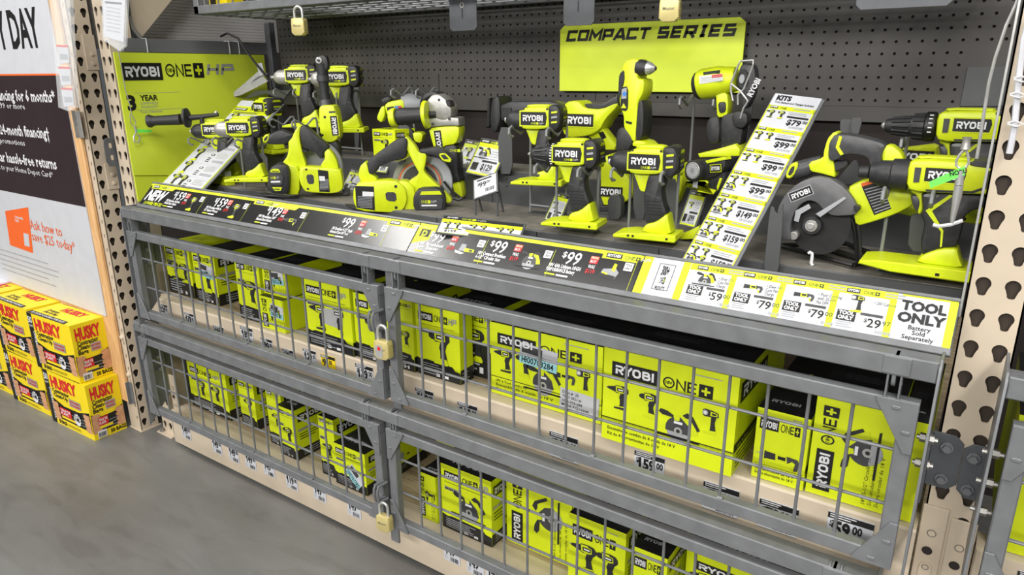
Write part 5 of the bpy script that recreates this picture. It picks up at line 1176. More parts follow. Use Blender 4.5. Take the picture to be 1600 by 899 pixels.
mb = MB(); mb.pp(F, k2([(380, 372), (396, 356), (440, 400), (465, 445), (508, 452), (500, 510), (490, 545), (545, 602), (610, 662), (645, 700), (632, 722), (560, 700), (440, 665), (402, 605), (470, 562), (440, 510), (400, 430)]), -.02, .018, LIME, .004, 1)
mb.pp(F, k2([(145, 520), (180, 488), (196, 550), (245, 588), (215, 612), (150, 604), (138, 570)]), -.015, .02, LIME, .004, 1); mb.pp(F, k2([(350, 598), (402, 600), (445, 640), (446, 782), (380, 772), (376, 700)]), -.02, .028, LIME, .004, 1); part(mb, 'body', t)
mb = MB(); mb.pp(F, k2([(110, 645), (138, 604), (330, 592), (390, 632), (404, 700), (382, 755), (340, 772), (132, 762), (108, 705)]), -.01, .038, LIME, .006, 1)
mb.fp(F, k2([(120, 625), (222, 628), (228, 758), (128, 742)]), .0386, BLACK)
for k in range(8): mb.fp(F, k2([(134, 680+k*8), (214, 686+k*8), (214, 689+k*8), (134, 683+k*8)]), .039, GREYP)
mb.fp(F, k2([(160, 655), (220, 658), (220, 682), (160, 680)]), .0392, WHITE); mb.fp(F, rnd(k2([(282, 658), (340, 658), (346, 710), (290, 706)]), 1), .0388, DKGR)
for p in ((340, 628), (342, 742), (142, 738)): mb.fp(F, [(x+dx, y_+dy) for (x, y_) in k2([p]) for dx, dy in ((-2, -2), (2, -2), (2, 2), (-2, 2))], .039, BLACK)
part(mb, 'battery_port', t)
mb = MB(); mb.pp(F, k2([(184, 490), (250, 440), (330, 382), (380, 360), (406, 376), (398, 450), (388, 480), (320, 492), (250, 520), (222, 562), (192, 562)]), -.018, .024, DARK, .006, 1)
mb.pp(F, k2([(462, 430), (530, 420), (566, 412), (600, 430), (640, 466), (640, 498), (590, 492), (560, 465), (470, 452)]), -.018, .016, DARK, .005, 1); mb.pp(F, k2([(352, 500), (392, 482), (392, 500), (362, 515)]), -.008, .008, DARK, .001); part(mb, 'handle', t)
mb = MB(); mb.pp(F, k2([(570, 452), (606, 446), (642, 480), (636, 500), (592, 490)]), -.008, .018, LIME, .002, 1); mb.fp(F, k2([(582, 458), (604, 455), (628, 480), (600, 482)]), .0184, DARK); part(mb, 'end_cap', _reg[(t.name, 'handle')][1], 'lime cap on the handle end')
mb = MB(); mb.pp(F, k2([(434, 680), (462, 640), (580, 636), (610, 688), (608, 768), (580, 788), (470, 786), (434, 742)]), -.02, .05, DARK, .007, 1)
mb.fp(F, k2([(480, 655), (578, 652), (590, 672), (470, 674)]), .0506, LIMEP); mb.fp(F, k2([(480, 762), (590, 760), (570, 778), (500, 778)]), .0506, LIMEP); mb.pp(F, k2([(470, 684), (584, 682), (596, 700), (588, 750), (474, 752), (464, 720)]), .05, .053, DKGR, .001)
q = F.px(*k2([(478, 718)])[0], .053); one_plus(mb, F, q[0], q[1], .007, .0536, hp=True, m=LIMEP, w=.024); q = F.px(*k2([(480, 735)])[0], .053); mb.rect(F, q[0], q[1], q[0]+.04, q[1]+.004, .0536, WHITE); part(mb, 'motor_cap', t)
mb = MB(); g4 = [onplane(2, .966, *p) for p in k2([(20, 700), (110, 672), (640, 690), (700, 735), (640, 762), (120, 745)])]
base_ = Fr((0, 0, .966), (1, 0, 0), (0, 1, 0)); mb.prism(base_, [(g.x, g.y) for g in g4], -.004, 0, DARK, .001); mb.ft(F, k2([(600, 600), (640, 650), (690, 690)]), .0035, BLACK, 0, 8); mb.ft(F, k2([(650, 690), (680, 700), (700, 690)]), .005, DARK, .01, 8); part(mb, 'shoe', t, 'dark flat shoe')

# ---------------------------------------------------------------- angle grinder
F = vfr(690, 250, .30, 22); t = thing('angle_grinder', 'upright angle grinder with cast metal head and lime ringed side handle', 'angle grinder', F.P(0, -.1, 0))
mb = MB(); mb.pp(F, k2([(505, 165), (535, 130), (572, 128), (612, 158), (642, 198), (640, 255), (600, 275), (555, 262), (520, 240)]), -.035, .035, ALU, .010, 1); mb.pp(F, k2([(512, 262), (590, 252), (678, 258), (682, 300), (600, 300), (518, 308)]), -.032, .032, ALU, .004)
for p in ((575, 160), (630, 262), (540, 290)): 
    q = F.px(*k2([p])[0], .034); disc(mb, F, *q, .004, .0355, DKGR, 8)
part(mb, 'gear_head', t, 'cast metal gear head')
mb = MB(); mb.pp(F, k2([(478, 165), (492, 130), (530, 112), (575, 124), (560, 134), (528, 138), (505, 160)]), -.04, .02, DARK, .004, 1); mb.pp(F, k2([(605, 160), (632, 165), (640, 200), (618, 195)]), .0, .038, DARK, .003, 1); part(mb, 'guard', t)
mb = MB(); mb.pp(F, k2([(515, 312), (600, 302), (682, 300), (684, 345), (664, 400), (600, 410), (582, 445), (548, 430), (530, 375)]), -.030, .030, LIME, .007, 1); part(mb, 'body', t); mb = MB(); mb.pp(F, k2([(642, 606), (688, 600), (704, 692), (662, 690)]), -.025, .025, LIME, .005, 1); part(mb, 'foot', t)
mb = MB(); mb.pp(F, k2([(596, 412), (664, 400), (676, 470), (674, 560), (692, 600), (642, 612), (600, 540), (586, 450)]), -.026, .030, DARK, .007, 1); part(mb, 'handle', t)
mb = MB(); q = F.px(*k2([(545, 328)])[0], .031); badge(mb, F, q[0], q[1], .062, .020, .0312, rot=-pi/2+.12); q = F.px(*k2([(632, 440)])[0], .031); one_plus(mb, F, q[0], q[1], .007, .0312, hp=True, m=LIMEP); part(mb, 'name_plate', t, smooth=False)
mb = MB(); mb.ft(F, k2([(335, 256), (370, 250), (450, 244), (510, 240)]), [.020, .024, .021, .022], DARK, .04, 16); mb.ft(F, k2([(510, 240), (560, 236)]), .010, DARK, .03, 10); part(mb, 'side_handle', t)
mb = MB(); mb.ft(F, k2([(314, 257.5), (330, 256), (345, 254)]), [.023, .026, .025], LIME, .045, 20); mb.ft(F, k2([(312, 257.6), (314.5, 257.4)]), [.016, .016], DKGR, .0455, 16); part(mb, 'end_ring', t, 'lime end ring'); mb = MB(); mb.ft(F, k2([(492, 241), (500, 240), (516, 239)]), [.030, .038, .036], LIME, .04, 24); part(mb, 'flange', t, 'lime flange')

# tool behind the grinder
F = vfr(610, 180, .40, 30); t = thing('rotary_hammer', 'lime tool with a colourful sticker behind the angle grinder', 'power tool', F.P(0, -.05, 0))
mb = MB(); mb.pp(F, k2([(278, 190), (300, 170), (380, 154), (388, 205), (360, 238), (292, 246)]), -.03, .03, LIME, .006, 1); mb.pp(F, k2([(234, 262), (258, 200), (278, 190), (282, 245), (262, 285)]), -.02, .02, LIME, .004, 1); mb.pp(F, k2([(428, 335), (488, 340), (478, 395), (440, 385)]), -.03, .03, LIME, .004, 1); part(mb, 'body', t)
mb = MB(); mb.ft(F, k2([(380, 178), (420, 176), (478, 184)]), [.028, .029, .022], GREYP, 0, 18); part(mb, 'motor_housing', t, 'grey motor housing')
mb = MB(); mb.pp(F, k2([(258, 160), (290, 142), (320, 152), (300, 172), (270, 186)]), -.02, .02, DARK, .004, 1); mb.pp(F, k2([(350, 290), (402, 292), (440, 340), (430, 400), (380, 400), (345, 330)]), -.02, .02, DARK, .005, 1); part(mb, 'handle', t)
mb = MB(); mb.fp(F, k2([(292, 200), (330, 194), (330, 212), (294, 218)]), .0306, BLACK); mb.fp(F, k2([(334, 194), (362, 190), (362, 210), (334, 212)]), .0306, BLUE); mb.fp(F, k2([(352, 196), (372, 192), (372, 208), (352, 212)]), .0309, RED); part(mb, 'sticker', t, 'blue and red sticker', smooth=False)

# ---------------------------------------------------------------- extended reach ratchet
k8 = lambda pts: K(380, 80, 4.995, pts)
F = vfr(515, 230, .22, 32); t = thing('cordless_ratchet', 'upright long neck ratchet with a lime body in front of the back row', 'ratchet', F.P(0, -.1, 0))
mb = MB(); mb.ft(F, k8([(612, 100), (620, 160), (625, 235), (632, 300), (645, 390)]), [.017, .016, .0155, .013, .0145], DARK, 0, 14); mb.ft(F, k8([(622, 190), (624, 235)]), .0185, DKGR, 0, 14); mb.ft(F, k8([(640, 378), (648, 425)]), [.018, .021], DKGR, 0, 14)
mb.pp(F, k8([(562, 70), (582, 38), (620, 28), (652, 50), (662, 100), (658, 150), (590, 150), (568, 110)]), -.014, .012, DARK, .005, 1); part(mb, 'neck', t)
mb = MB(); q = F.px(*k8([(592, 72)])[0], .012); mb.prism(F, [(q[0]+.0095*cos(2*pi*k/16), q[1]+.0095*sin(2*pi*k/16)) for k in range(16)], .01, .016, STEEL, .001); mb.prism(F, [(q[0]+.004*cos(2*pi*k/4+.78), q[1]+.004*sin(2*pi*k/4+.78)) for k in range(4)], .016, .026, DKGR); part(mb, 'square_drive', t, 'steel square drive')
mb = MB(); mb.pp(F, k8([(588, 445), (612, 422), (700, 420), (724, 468), (746, 618), (736, 690), (685, 716), (622, 702), (600, 640), (590, 560)]), -.028, .028, LIME, .007, 1)
for p in ((637, 515), (618, 655)): 
    q = F.px(*k8([p])[0], .028); disc(mb, F, *q, .004, .0285, BLACK, 10)
mb.fp(F, k8([(668, 470), (718, 466), (720, 480), (670, 484)]), .0286, DKGR); part(mb, 'body', t)
mb = MB(); mb.pp(F, k8([(645, 716), (740, 700), (748, 880), (665, 880)]), -.02, .02, DARK, .006, 1); part(mb, 'handle', t)
mb = MB(); q = F.px(*k8([(676, 508)])[0], .029); badge(mb, F, q[0], q[1], .056, .021, .0292, rot=-pi/2+.04, frame=LIMEP); part(mb, 'name_plate', t, smooth=False)

# ---------------------------------------------------------------- right angle drill
k3 = lambda pts: K(760, 80, 2.808, pts)
F = vfr(985, 140, .26, 0); t = thing('right_angle_drill', 'tall lime right angle drill standing in front of the COMPACT SERIES board', 'right angle drill', F.P(0, -.1, 0))
mb = MB(); mb.pp(F, k3([(596, 62), (612, 40), (650, 32), (668, 38), (664, 112), (664, 120), (692, 124), (690, 180), (664, 225), (664, 260), (656, 350), (655, 392), (640, 400), (612, 360), (600, 330), (600, 285), (582, 240), (580, 160), (592, 100)]), -.026, .026, LIME, .007, 1); part(mb, 'body', t); mb = MB()
mb.pp(F, k3([(640, 398), (660, 392), (690, 398), (712, 420), (640, 420)]), -.03, .03, LIME, .004, 1); mb.fp(F, k3([(610, 305), (640, 312), (636, 322), (612, 316)]), .0265, BLACK); part(mb, 'base_plate', t)
mb = MB(); mb.ft(F, k3([(664, 72), (678, 73), (706, 75)]), [.0165, .0175, .0150], DARK, .014, 18); part(mb, 'chuck', t)
mb = MB(); mb.ft(F, k3([(704, 75), (716, 75), (730, 76), (741, 76)]), [.0140, .0140, .0095, .0055], STEEL, .014, 18); mb.ft(F, k3([(741, 76), (745, 76)]), .004, DARK, .014, 10); part(mb, 'chuck_nose', _reg[(t.name, 'chuck')][1], 'bright steel chuck nose')
mb = MB(); mb.pp(F, k3([(578, 150), (582, 100), (604, 80), (606, 130), (584, 200), (576, 250)]), -.027, .0275, DARK, .002, 1); mb.pp(F, k3([(570, 350), (596, 330), (630, 362), (642, 400), (620, 438), (566, 444), (566, 400)]), -.024, .027, DARK, .006, 1); mb.pp(F, k3([(664, 222), (684, 214), (690, 282), (684, 370), (670, 392), (652, 395)]), -.022, .028, DARK, .004, 1); part(mb, 'grip', t)
mb = MB(); mb.fp(F, rnd(k3([(590, 160), (622, 152), (622, 250), (612, 264), (588, 258)]), 1), .0268, BLACK); mb.fp(F, k3([(594, 166), (616, 160), (614, 208), (592, 210)]), .0271, GREYP); q = F.px(*k3([(606, 188)])[0], .027); disc(mb, F, *q, .005, .0273, BLUE); mb.fp(F, k3([(602, 228), (614, 250), (591, 250)]), .0273, LIMEP); part(mb, 'sticker', t, smooth=False)

# ---------------------------------------------------------------- reciprocating saw
F = vfr(900, 190, .44, 2); t = thing('reciprocating_saw', 'long reciprocating saw lying behind the front drills with black barrel', 'reciprocating saw', F.P(0, -.06, 0))
mb = MB(); mb.pp(F, k3([(330, 270), (346, 222), (400, 216), (430, 250), (500, 256), (572, 226), (574, 244), (520, 300), (498, 345), (450, 372), (360, 382), (332, 358)]), -.035, .035, LIME, .007, 1); mb.pp(F, k3([(490, 345), (505, 335), (568, 415), (560, 434), (520, 434), (445, 372)]), -.018, .018, LIME, .004); part(mb, 'body', t)
mb = MB(); mb.pp(F, k3([(490, 358), (512, 352), (526, 378), (508, 390)]), .0175, .0185, BLACK); mb.pp(F, k3([(428, 232), (520, 226), (574, 192), (574, 236), (500, 262), (440, 256)]), -.02, .03, DKGR, .004); part(mb, 'handle', t)
mb = MB(); mb.pp(F, k3([(50, 222), (330, 218), (334, 300), (300, 318), (60, 318)]), -.028, .028, DKGR, .007, 1); mb.pp(F, k3([(65, 248), (108, 248), (108, 292), (65, 292)]), .028, .031, DARK, .001); part(mb, 'barrel', t)
mb = MB(); mb.pp(F, k3([(22, 212), (40, 196), (56, 205), (60, 300), (40, 358), (22, 352), (14, 300)]), -.035, .035, DARK, .006, 1); mb.pp(F, k3([(4, 210), (14, 205), (12, 330), (-2, 338)]), -.02, .02, DARK, .003); part(mb, 'shoe', t)
mb = MB(); q = F.px(*k3([(346, 328)])[0], .036); q1 = F.px(*k3([(470, 278)])[0], .036); badge(mb, F, q[0], q[1], q1[0]-q[0], q1[1]-q[1], .0362, frame=LIMEP); part(mb, 'name_plate', t, smooth=False)

F = vfr(950, 290, .30, 10); t = thing('jig_saw', 'rounded lime tool half hidden between the front drill and impact driver', 'power tool', F.P(0, -.05, 0))
mb = MB(); mb.pp(F, k3([(498, 480), (515, 462), (545, 452), (575, 500), (628, 556), (642, 612), (626, 656), (570, 680), (498, 678)]), -.03, .03, LIME, .010, 1); part(mb, 'body', t)
mb = MB(); mb.pp(F, k3([(505, 470), (520, 460), (524, 485), (508, 490)]), .029, .0315, BLACK); mb.pp(F, k3([(532, 462), (548, 458), (556, 480), (536, 486)]), .029, .0315, BLACK); q = F.px(*k3([(494, 636)])[0], .031); badge(mb, F, q[0], q[1], .058, .024, .0318); mb.pp(F, k3([(496, 682), (600, 676), (600, 705), (496, 705)]), -.03, .03, DARK, .003); part(mb, 'trim', t)
hplate('grey post on the step between the two front tools', k3([(532, 634), (590, 630), (590, 738), (532, 740)]), .19, m=STEP, yb=.02)
hplate('grey plate behind the front impact driver', k3([(640, 470), (700, 470), (700, 740), (645, 740)]), .20); hplate('grey plate behind the second row impact driver', k3([(52, 335), (110, 335), (115, 540), (52, 540)]), .32); hplate('grey plate right of the front impact driver', k3([(770, 560), (840, 560), (836, 740), (775, 740)]), .22)
hplate('grey plate behind the left front wrench', K(220, 160, 5.62, [(955, 445), (1110, 450), (1120, 640), (1110, 700), (960, 690)]), .20, 30); hplate('tall grey plate beside the right back row wrench', k8([(860, 240), (905, 240), (905, 790), (868, 790)]), .50, 20)

# ---------------------------------------------------------------- compact cut-off tool
k4 = lambda pts: K(1040, 80, 2.569, pts)
F = vfr(1135, 170, .38, 0); t = thing('cut_off_tool', 'compact cut-off tool with a wire guarded disc below the right end of the lime board', 'cut-off tool', F.P(0, -.1, 0))
mb = MB(); mb.ft(F, k4([(128, 140), (150, 133), (215, 122), (285, 112)]), [.028, .034, .034, .026], LIME, 0, 20); mb.pp(F, k4([(200, 170), (246, 165), (252, 215), (246, 262), (206, 268), (203, 215)]), -.018, .018, LIME, .004, 1); part(mb, 'body', t); mb = MB(); mb.pp(F, k4([(128, 412), (190, 398), (280, 372), (298, 395), (296, 422), (135, 428)]), -.035, .035, LIME, .005); part(mb, 'base_plate', t)
mb = MB(); mb.ft(F, k4([(118, 142), (128, 140), (136, 138)]), [.024, .030, .031], DARK, 0, 20); mb.pp(F, k4([(150, 84), (214, 76), (216, 90), (150, 98)]), -.02, .030, DARK, .003); part(mb, 'motor_cap', t)
mb = MB(); mb.pp(F, k4([(208, 205), (240, 202), (240, 245), (214, 250)]), .0, .022, DARK, .004, 1); mb.pp(F, k4([(222, 262), (250, 250), (300, 240), (312, 300), (300, 384), (228, 388), (212, 330)]), -.022, .022, DARK, .007, 1); mb.pp(F, k4([(162, 290), (178, 265), (212, 264), (218, 320), (210, 370), (175, 372), (162, 340)]), -.0, .03, DARK, .006, 1); mb.pp(F, k4([(262, 256), (290, 240), (325, 250), (330, 285), (310, 312), (270, 305)]), -.0, .034, DARK, .006, 1); part(mb, 'handle', t)
mb = MB(); mb.pp(F, k4([(296, 60), (330, 46), (355, 60), (362, 120), (350, 180), (320, 235), (302, 210), (290, 130)]), -.02, .012, DKGR, .004, 1); q = F.px(*k4([(312, 112)])[0], .012)
for r, d, m_ in ((.020, .018, DARK), (.010, .024, GREYP)): mb.prism(F, [(q[0]+r*.6*cos(2*pi*k/16), q[1]+r*sin(2*pi*k/16)) for k in range(16)], .01, d, m_, .001)
q = F.px(*k4([(338, 185)])[0], .0125); mb.text(F, 'RYOBI', q[0]+.004, q[1], .012, .013, WHITE, bold=.04, rot=1.15, width=.04); part(mb, 'disc_guard', t)
mb = MB(); mb.ft(F, k4([(270, 200), (262, 160), (262, 130), (290, 60), (300, 40), (352, 36), (350, 60), (315, 150), (290, 175), (290, 215)]), .0022, STEEL, .035, 8); mb.ft(F, k4([(262, 130), (300, 160), (330, 200), (312, 230), (300, 270)]), .0022, STEEL, .035, 8); part(mb, 'wire_guard', t, 'bright wire guard')
mb = MB(); q = F.px(*k4([(136, 133)])[0], .034)
fq = Fr(F.P(q[0], q[1], .0345), F.u, F.v); mb.flat(F, [F.px(*p, .035) for p in k4([(136, 100), (228, 90), (230, 118), (136, 132)])], .035, WHITE); mb.flat(F, [F.px(*p, .035) for p in k4([(185, 96), (228, 91), (228, 103), (185, 108)])], .0353, RED)
for k in range(4): mb.flat(F, [F.px(*p, .035) for p in k4([(140, 106+k*6), (226, 97+k*6), (226, 99+k*6), (140, 108+k*6)])], .0354, GREYP)
part(mb, 'label', t, 'white and red warning label', smooth=False)
hplate('grey plate behind the cut-off tool', k4([(330, 50), (372, 60), (300, 560), (262, 560)]), .47)

# ---------------------------------------------------------------- flashlight
F = vfr(1100, 265, .27, -18); t = thing('flashlight', 'black and lime work flashlight with a round lens facing the camera', 'flashlight', F.P(0, -.05, 0))
mb = MB(); mb.pp(F, k4([(76, 460), (92, 438), (130, 440), (146, 470), (142, 505), (118, 526), (86, 520), (74, 495)]), -.02, .030, DARK, .004, 1); mb.pp(F, k4([(135, 452), (170, 432), (236, 424), (240, 468), (205, 505), (140, 520)]), -.026, .020, DARK, .006, 1); mb.pp(F, k4([(168, 510), (235, 480), (240, 520), (205, 575), (180, 582), (172, 545)]), -.02, .016, DARK, .004, 1); part(mb, 'body', t)
mb = MB(); q = F.px(*k4([(108, 480)])[0], .031); mb.prism(F, [(q[0]+.0185*cos(2*pi*k/22), q[1]+.0185*sin(2*pi*k/22)) for k in range(22)], .028, .0315, SILV, .001); disc(mb, F, *q, .015, .0318, PAPER, 20); disc(mb, F, *q, .006, .032, GREYP, 12)
for k in range(6): mb.rect(F, q[0]-.013, q[1]-.012+k*.0045, q[0]+.013, q[1]-.0112+k*.0045, .0322, GREYP)
part(mb, 'lens', t, 'round white lens')
mb = MB(); mb.pp(F, k4([(80, 520), (76, 548), (88, 530), (120, 538), (200, 560), (190, 572), (130, 562), (150, 545), (168, 530), (160, 520)]), -.01, .02, LIME, .002); mb.pp(F, k4([(158, 440), (236, 424), (240, 436), (165, 452)]), .0, .0215, LIME, .001); mb.pp(F, k4([(204, 545), (216, 510), (226, 512), (208, 560)]), .012, .018, LIME, .001); part(mb, 'trim', t, 'lime trim')
mb = MB(); q = F.px(*k4([(182, 485)])[0], .021); badge(mb, F, q[0], q[1], .026, .014, .0222, rot=.15, frame=LIMEP); mb.rect(F, q[0]-.045, q[1]-.038, q[0]-.032, q[1]-.02, .021, PAPER); part(mb, 'name_plate', t, smooth=False)
F = vfr(1080, 290, .34, 0); mb = MB(); mb.pp(F, k4([(0, 520), (20, 470), (60, 450), (70, 540), (40, 620), (0, 625)]), -.03, .03, LIME, .006, 1); tag(mb.build('battery_inflator'), 'curved lime tool casing behind the front impact driver', 'power tool')
F = vfr(1075, 365, .2, 0); t_ = MB(); t_.pp(F, k4([(40, 745), (95, 722), (135, 700), (135, 755), (60, 757)]), -.03, .03, LIME, .004); tag(t_.build('power_tool'), 'lime foot of a tool beside the KITS sign', 'power tool')
# saw behind the right circular saw
F = vfr(1430, 240, .40, 0); t = thing('reciprocating_saw', 'lime tool with its name plate peeking between the drill and circular saw at the right', 'reciprocating saw', F.P(0, -.05, 0))
mb = MB(); mb.pp(F, k5([(632, 292), (700, 284), (795, 272), (803, 330), (780, 350), (650, 350), (610, 330)]), -.03, .03, LIME, .005, 1); part(mb, 'body', t); mb = MB(); q = F.px(*k5([(640, 345)])[0], .031); badge(mb, F, q[0]-.02, q[1], .075, .023, .0312, frame=LIMEP); part(mb, 'name_plate', t, smooth=False)
F = vfr(1525, 325, .2, 0); mb = MB(); mb.pp(F, k5([(912, 518), (1010, 512), (1010, 580), (912, 575)]), -.03, .03, LIME, .004); tag(mb.build('power_tool'), 'lime tool foot half hidden by the right post', 'power tool')
hook_x = None

# small carton and pack on the display
q = onplane(2, S2+.0015, 590, 256)
carton('small lime carton standing on the display step behind the right saw', q.x-.095, .35, S2+.002, .095, .09, .092, top='lime', pic='impact', low=0)
q = onplane(1, .13, 353, 316)
t = thing('parts_pack', 'small lime parts pack with clear top under the left front wrench', 'pack', (q.x, .13, S1))
mb = MB(); mb.box(q.x-.035, .115, .9665, q.x+.035, .15, .995, LIMEC, .002); part(mb, 'box', t); mb = MB(); mb.box(q.x-.03, .12, .995, q.x+.028, .145, 1.012, PLASTIC, .002); part(mb, 'clear_lid', t); mb = MB(); mb.tube([(q.x-.075, .12, .967), (q.x-.075, .12, 1.01), (q.x-.045, .12, 1.01), (q.x-.045, .12, .967)], .003, ALU, 8); part(mb, 'clip', t)

# ---------------------------------------------------------------- small sign holders
def slant(BL, y, tilt=50, lean=0):
    o = onplane(1, y, *BL); a = radians(tilt); v = Vector((lean, cos(a), sin(a))).normalized(); u = Vector((1, 0, 0)); u = (u-v*u.dot(v)).normalized(); return Fr(o, u, v)
def holder(label, BL, y, w_, h, fn, tilt=50, lean=0, legs=True, header=True, stand=None, fr=None):
    f = fr or slant(BL, y, tilt, lean); t = thing('sign_holder', label, 'sign holder', f.P(w_/2, 0), 'slanted price card holders on the display')
    mb = MB(); mb.prism(f, [(-.004, -.003), (w_+.004, -.003), (w_+.004, h+.004), (-.004, h+.004)], -.003, 0, STEP)
    if stand is not None:
        for a in (0, w_): mb.tube([f.P(a, h*.8, -.003), (f.P(a, h*.8).x, f.P(a, h*.8).y+.03, stand)], .003, STEP, 6); mb.tube([f.P(a, h*.1, -.003), (f.P(a, h*.1).x, f.P(a, h*.1).y+.002, stand)], .003, STEP, 6)
    part(mb, 'stand', t); mb = MB(); mb.prism(f, [(0, 0), (w_, 0), (w_, h), (0, h)], 0, .001, PAPER); part(mb, 'card', t, smooth=False); mb = MB(); fn(mb, f, w_, h); part(mb, 'printing', t, smooth=False)
def pcard(price, kind='recip'):
    def fn(mb, f, w_, h):
        mb.rect(f, 0, h*.9, w_, h, .0014, BLACK); badge(mb, f, w_*.04, h*.905, w_*.3, h*.085, .0018); one_plus(mb, f, w_*.38, h*.915, h*.06, .0018, hp=True, m=LIMEP, w=w_*.25)
        mb.rect(f, 0, h*.78, w_, h*.9, .0014, LIMEP); mb.rect(f, 0, 0, w_, h*.05, .0014, LIMEP); mb.rect(f, 0, 0, w_*.04, h, .0013, LIMEP); mb.rect(f, w_*.96, 0, w_, h, .0013, LIMEP)
        pict(mb, f, kind, w_*.3, h*.6, w_*.4, .0018); lines(mb, f, w_*.58, h*.7, w_*.35, 4, h*.07, .0018, GREYP, .35)
        mb.rect(f, w_*.08, h*.1, w_*.3, h*.32, .0018, BLACK); mb.rect(f, w_*.38, h*.36, w_*.92, h*.42, .0018, BLACK); mb.text(f, '$'+price, w_*.42, h*.14, h*.18, .0018, BLACK, bold=.03, width=w_*.4); bars(mb, f, w_*.5, h*.06, w_*.4, h*.06, .0018, GREYP)
    return fn
holder('slanted 129 dollar card holder right of the angle grinder', (729, 269), .30, .095, .105, pcard('129', 'saw'), 55, .10, stand=None)
holder('second slanted card holder partly hidden by the angle grinder', (708, 265), .40, .085, .10, pcard('99', 'impact'), 55, .10)
def tagonly(mb, f, w_, h):
    mb.rect(f, w_*.12, h*.86, w_*.8, h*.95, .0014, BLACK); mb.text(f, '$', w_*.15, h*.6, h*.15, .0014, BLACK, bold=.02); mb.text(f, '99', w_*.22, h*.5, h*.27, .0014, BLACK, bold=.03); mb.text(f, '00', w_*.56, h*.62, h*.14, .0014, BLACK, bold=.02); bars(mb, f, w_*.5, h*.15, w_*.4, h*.2, .0014, BLACK)
f = None
holder('empty looking wire stand with a white 99 dollar tag, right of the right saw', (742, 310), .16, .062, .055, tagonly, 50, -.5, stand=.967)
def trio(mb, f, w_, h):
    mb.rect(f, 0, h*.82, w_, h, .0014, BLACK); badge(mb, f, w_*.04, h*.86, w_*.16, h*.11, .0018); one_plus(mb, f, w_*.24, h*.87, h*.08, .0018, hp=True, m=LIMEP, w=w_*.18); mb.rect(f, 0, h*.62, w_, h*.82, .0014, LIMEP)
    for k in range(3):
        a = w_*(.03+.33*k); mb.rect(f, a, h*.02, a+w_*.30, h*.6, .0016, WHITE); pict(mb, f, 'drill', a+w_*.06, h*.45, w_*.10, .0018); pict(mb, f, 'impact', a+w_*.18, h*.45, w_*.10, .0018); mb.rect(f, a+w_*.04, h*.26, a+w_*.26, h*.31, .0018, BLACK); mb.text(f, '$159', a+w_*.05, h*.08, h*.14, .0018, BLACK, bold=.03, width=w_*.15)
    mb.rect(f, 0, 0, w_, h*.03, .0015, LIMEP)
t0, t1, t2 = onplane(1, -.034, 683, 363), onplane(1, .012, 809, 378), onplane(1, .012, 717, 340)
tu = (t1-t0); tw = tu.length; tu.normalize(); tv = (t2-t0); tv = tv-tu*tv.dot(tu); th = tv.length; tf = Fr(t0, tu, tv)
holder('wide lime and white card with three kit offers lying above the sign strip', (683, 365), -.030, tw, th, trio, fr=tf)
holder('narrow TOOL ONLY card behind the front drill', (851, 345), .22, .04, .075, pcard('79', 'drill'), 60, .15); holder('narrow card right of the front impact driver', (1062, 350), .26, .035, .08, pcard('99', 'impact'), 60, .1)
holder('small dark card with logo under the right saw', (528, 343), .04, .07, .03, trio, 35, .2); holder('white price card behind the left saw', (534, 296), .28, .07, .07, pcard('149', 'impact'), 55, .1); holder('card behind the battery port of the right saw', (585, 268), .33, .05, .06, pcard('99', 'saw'), 55, 0)
holder('white edged card lying under the left saw', (396, 318), .10, .12, .03, tagonly, 30, .1)

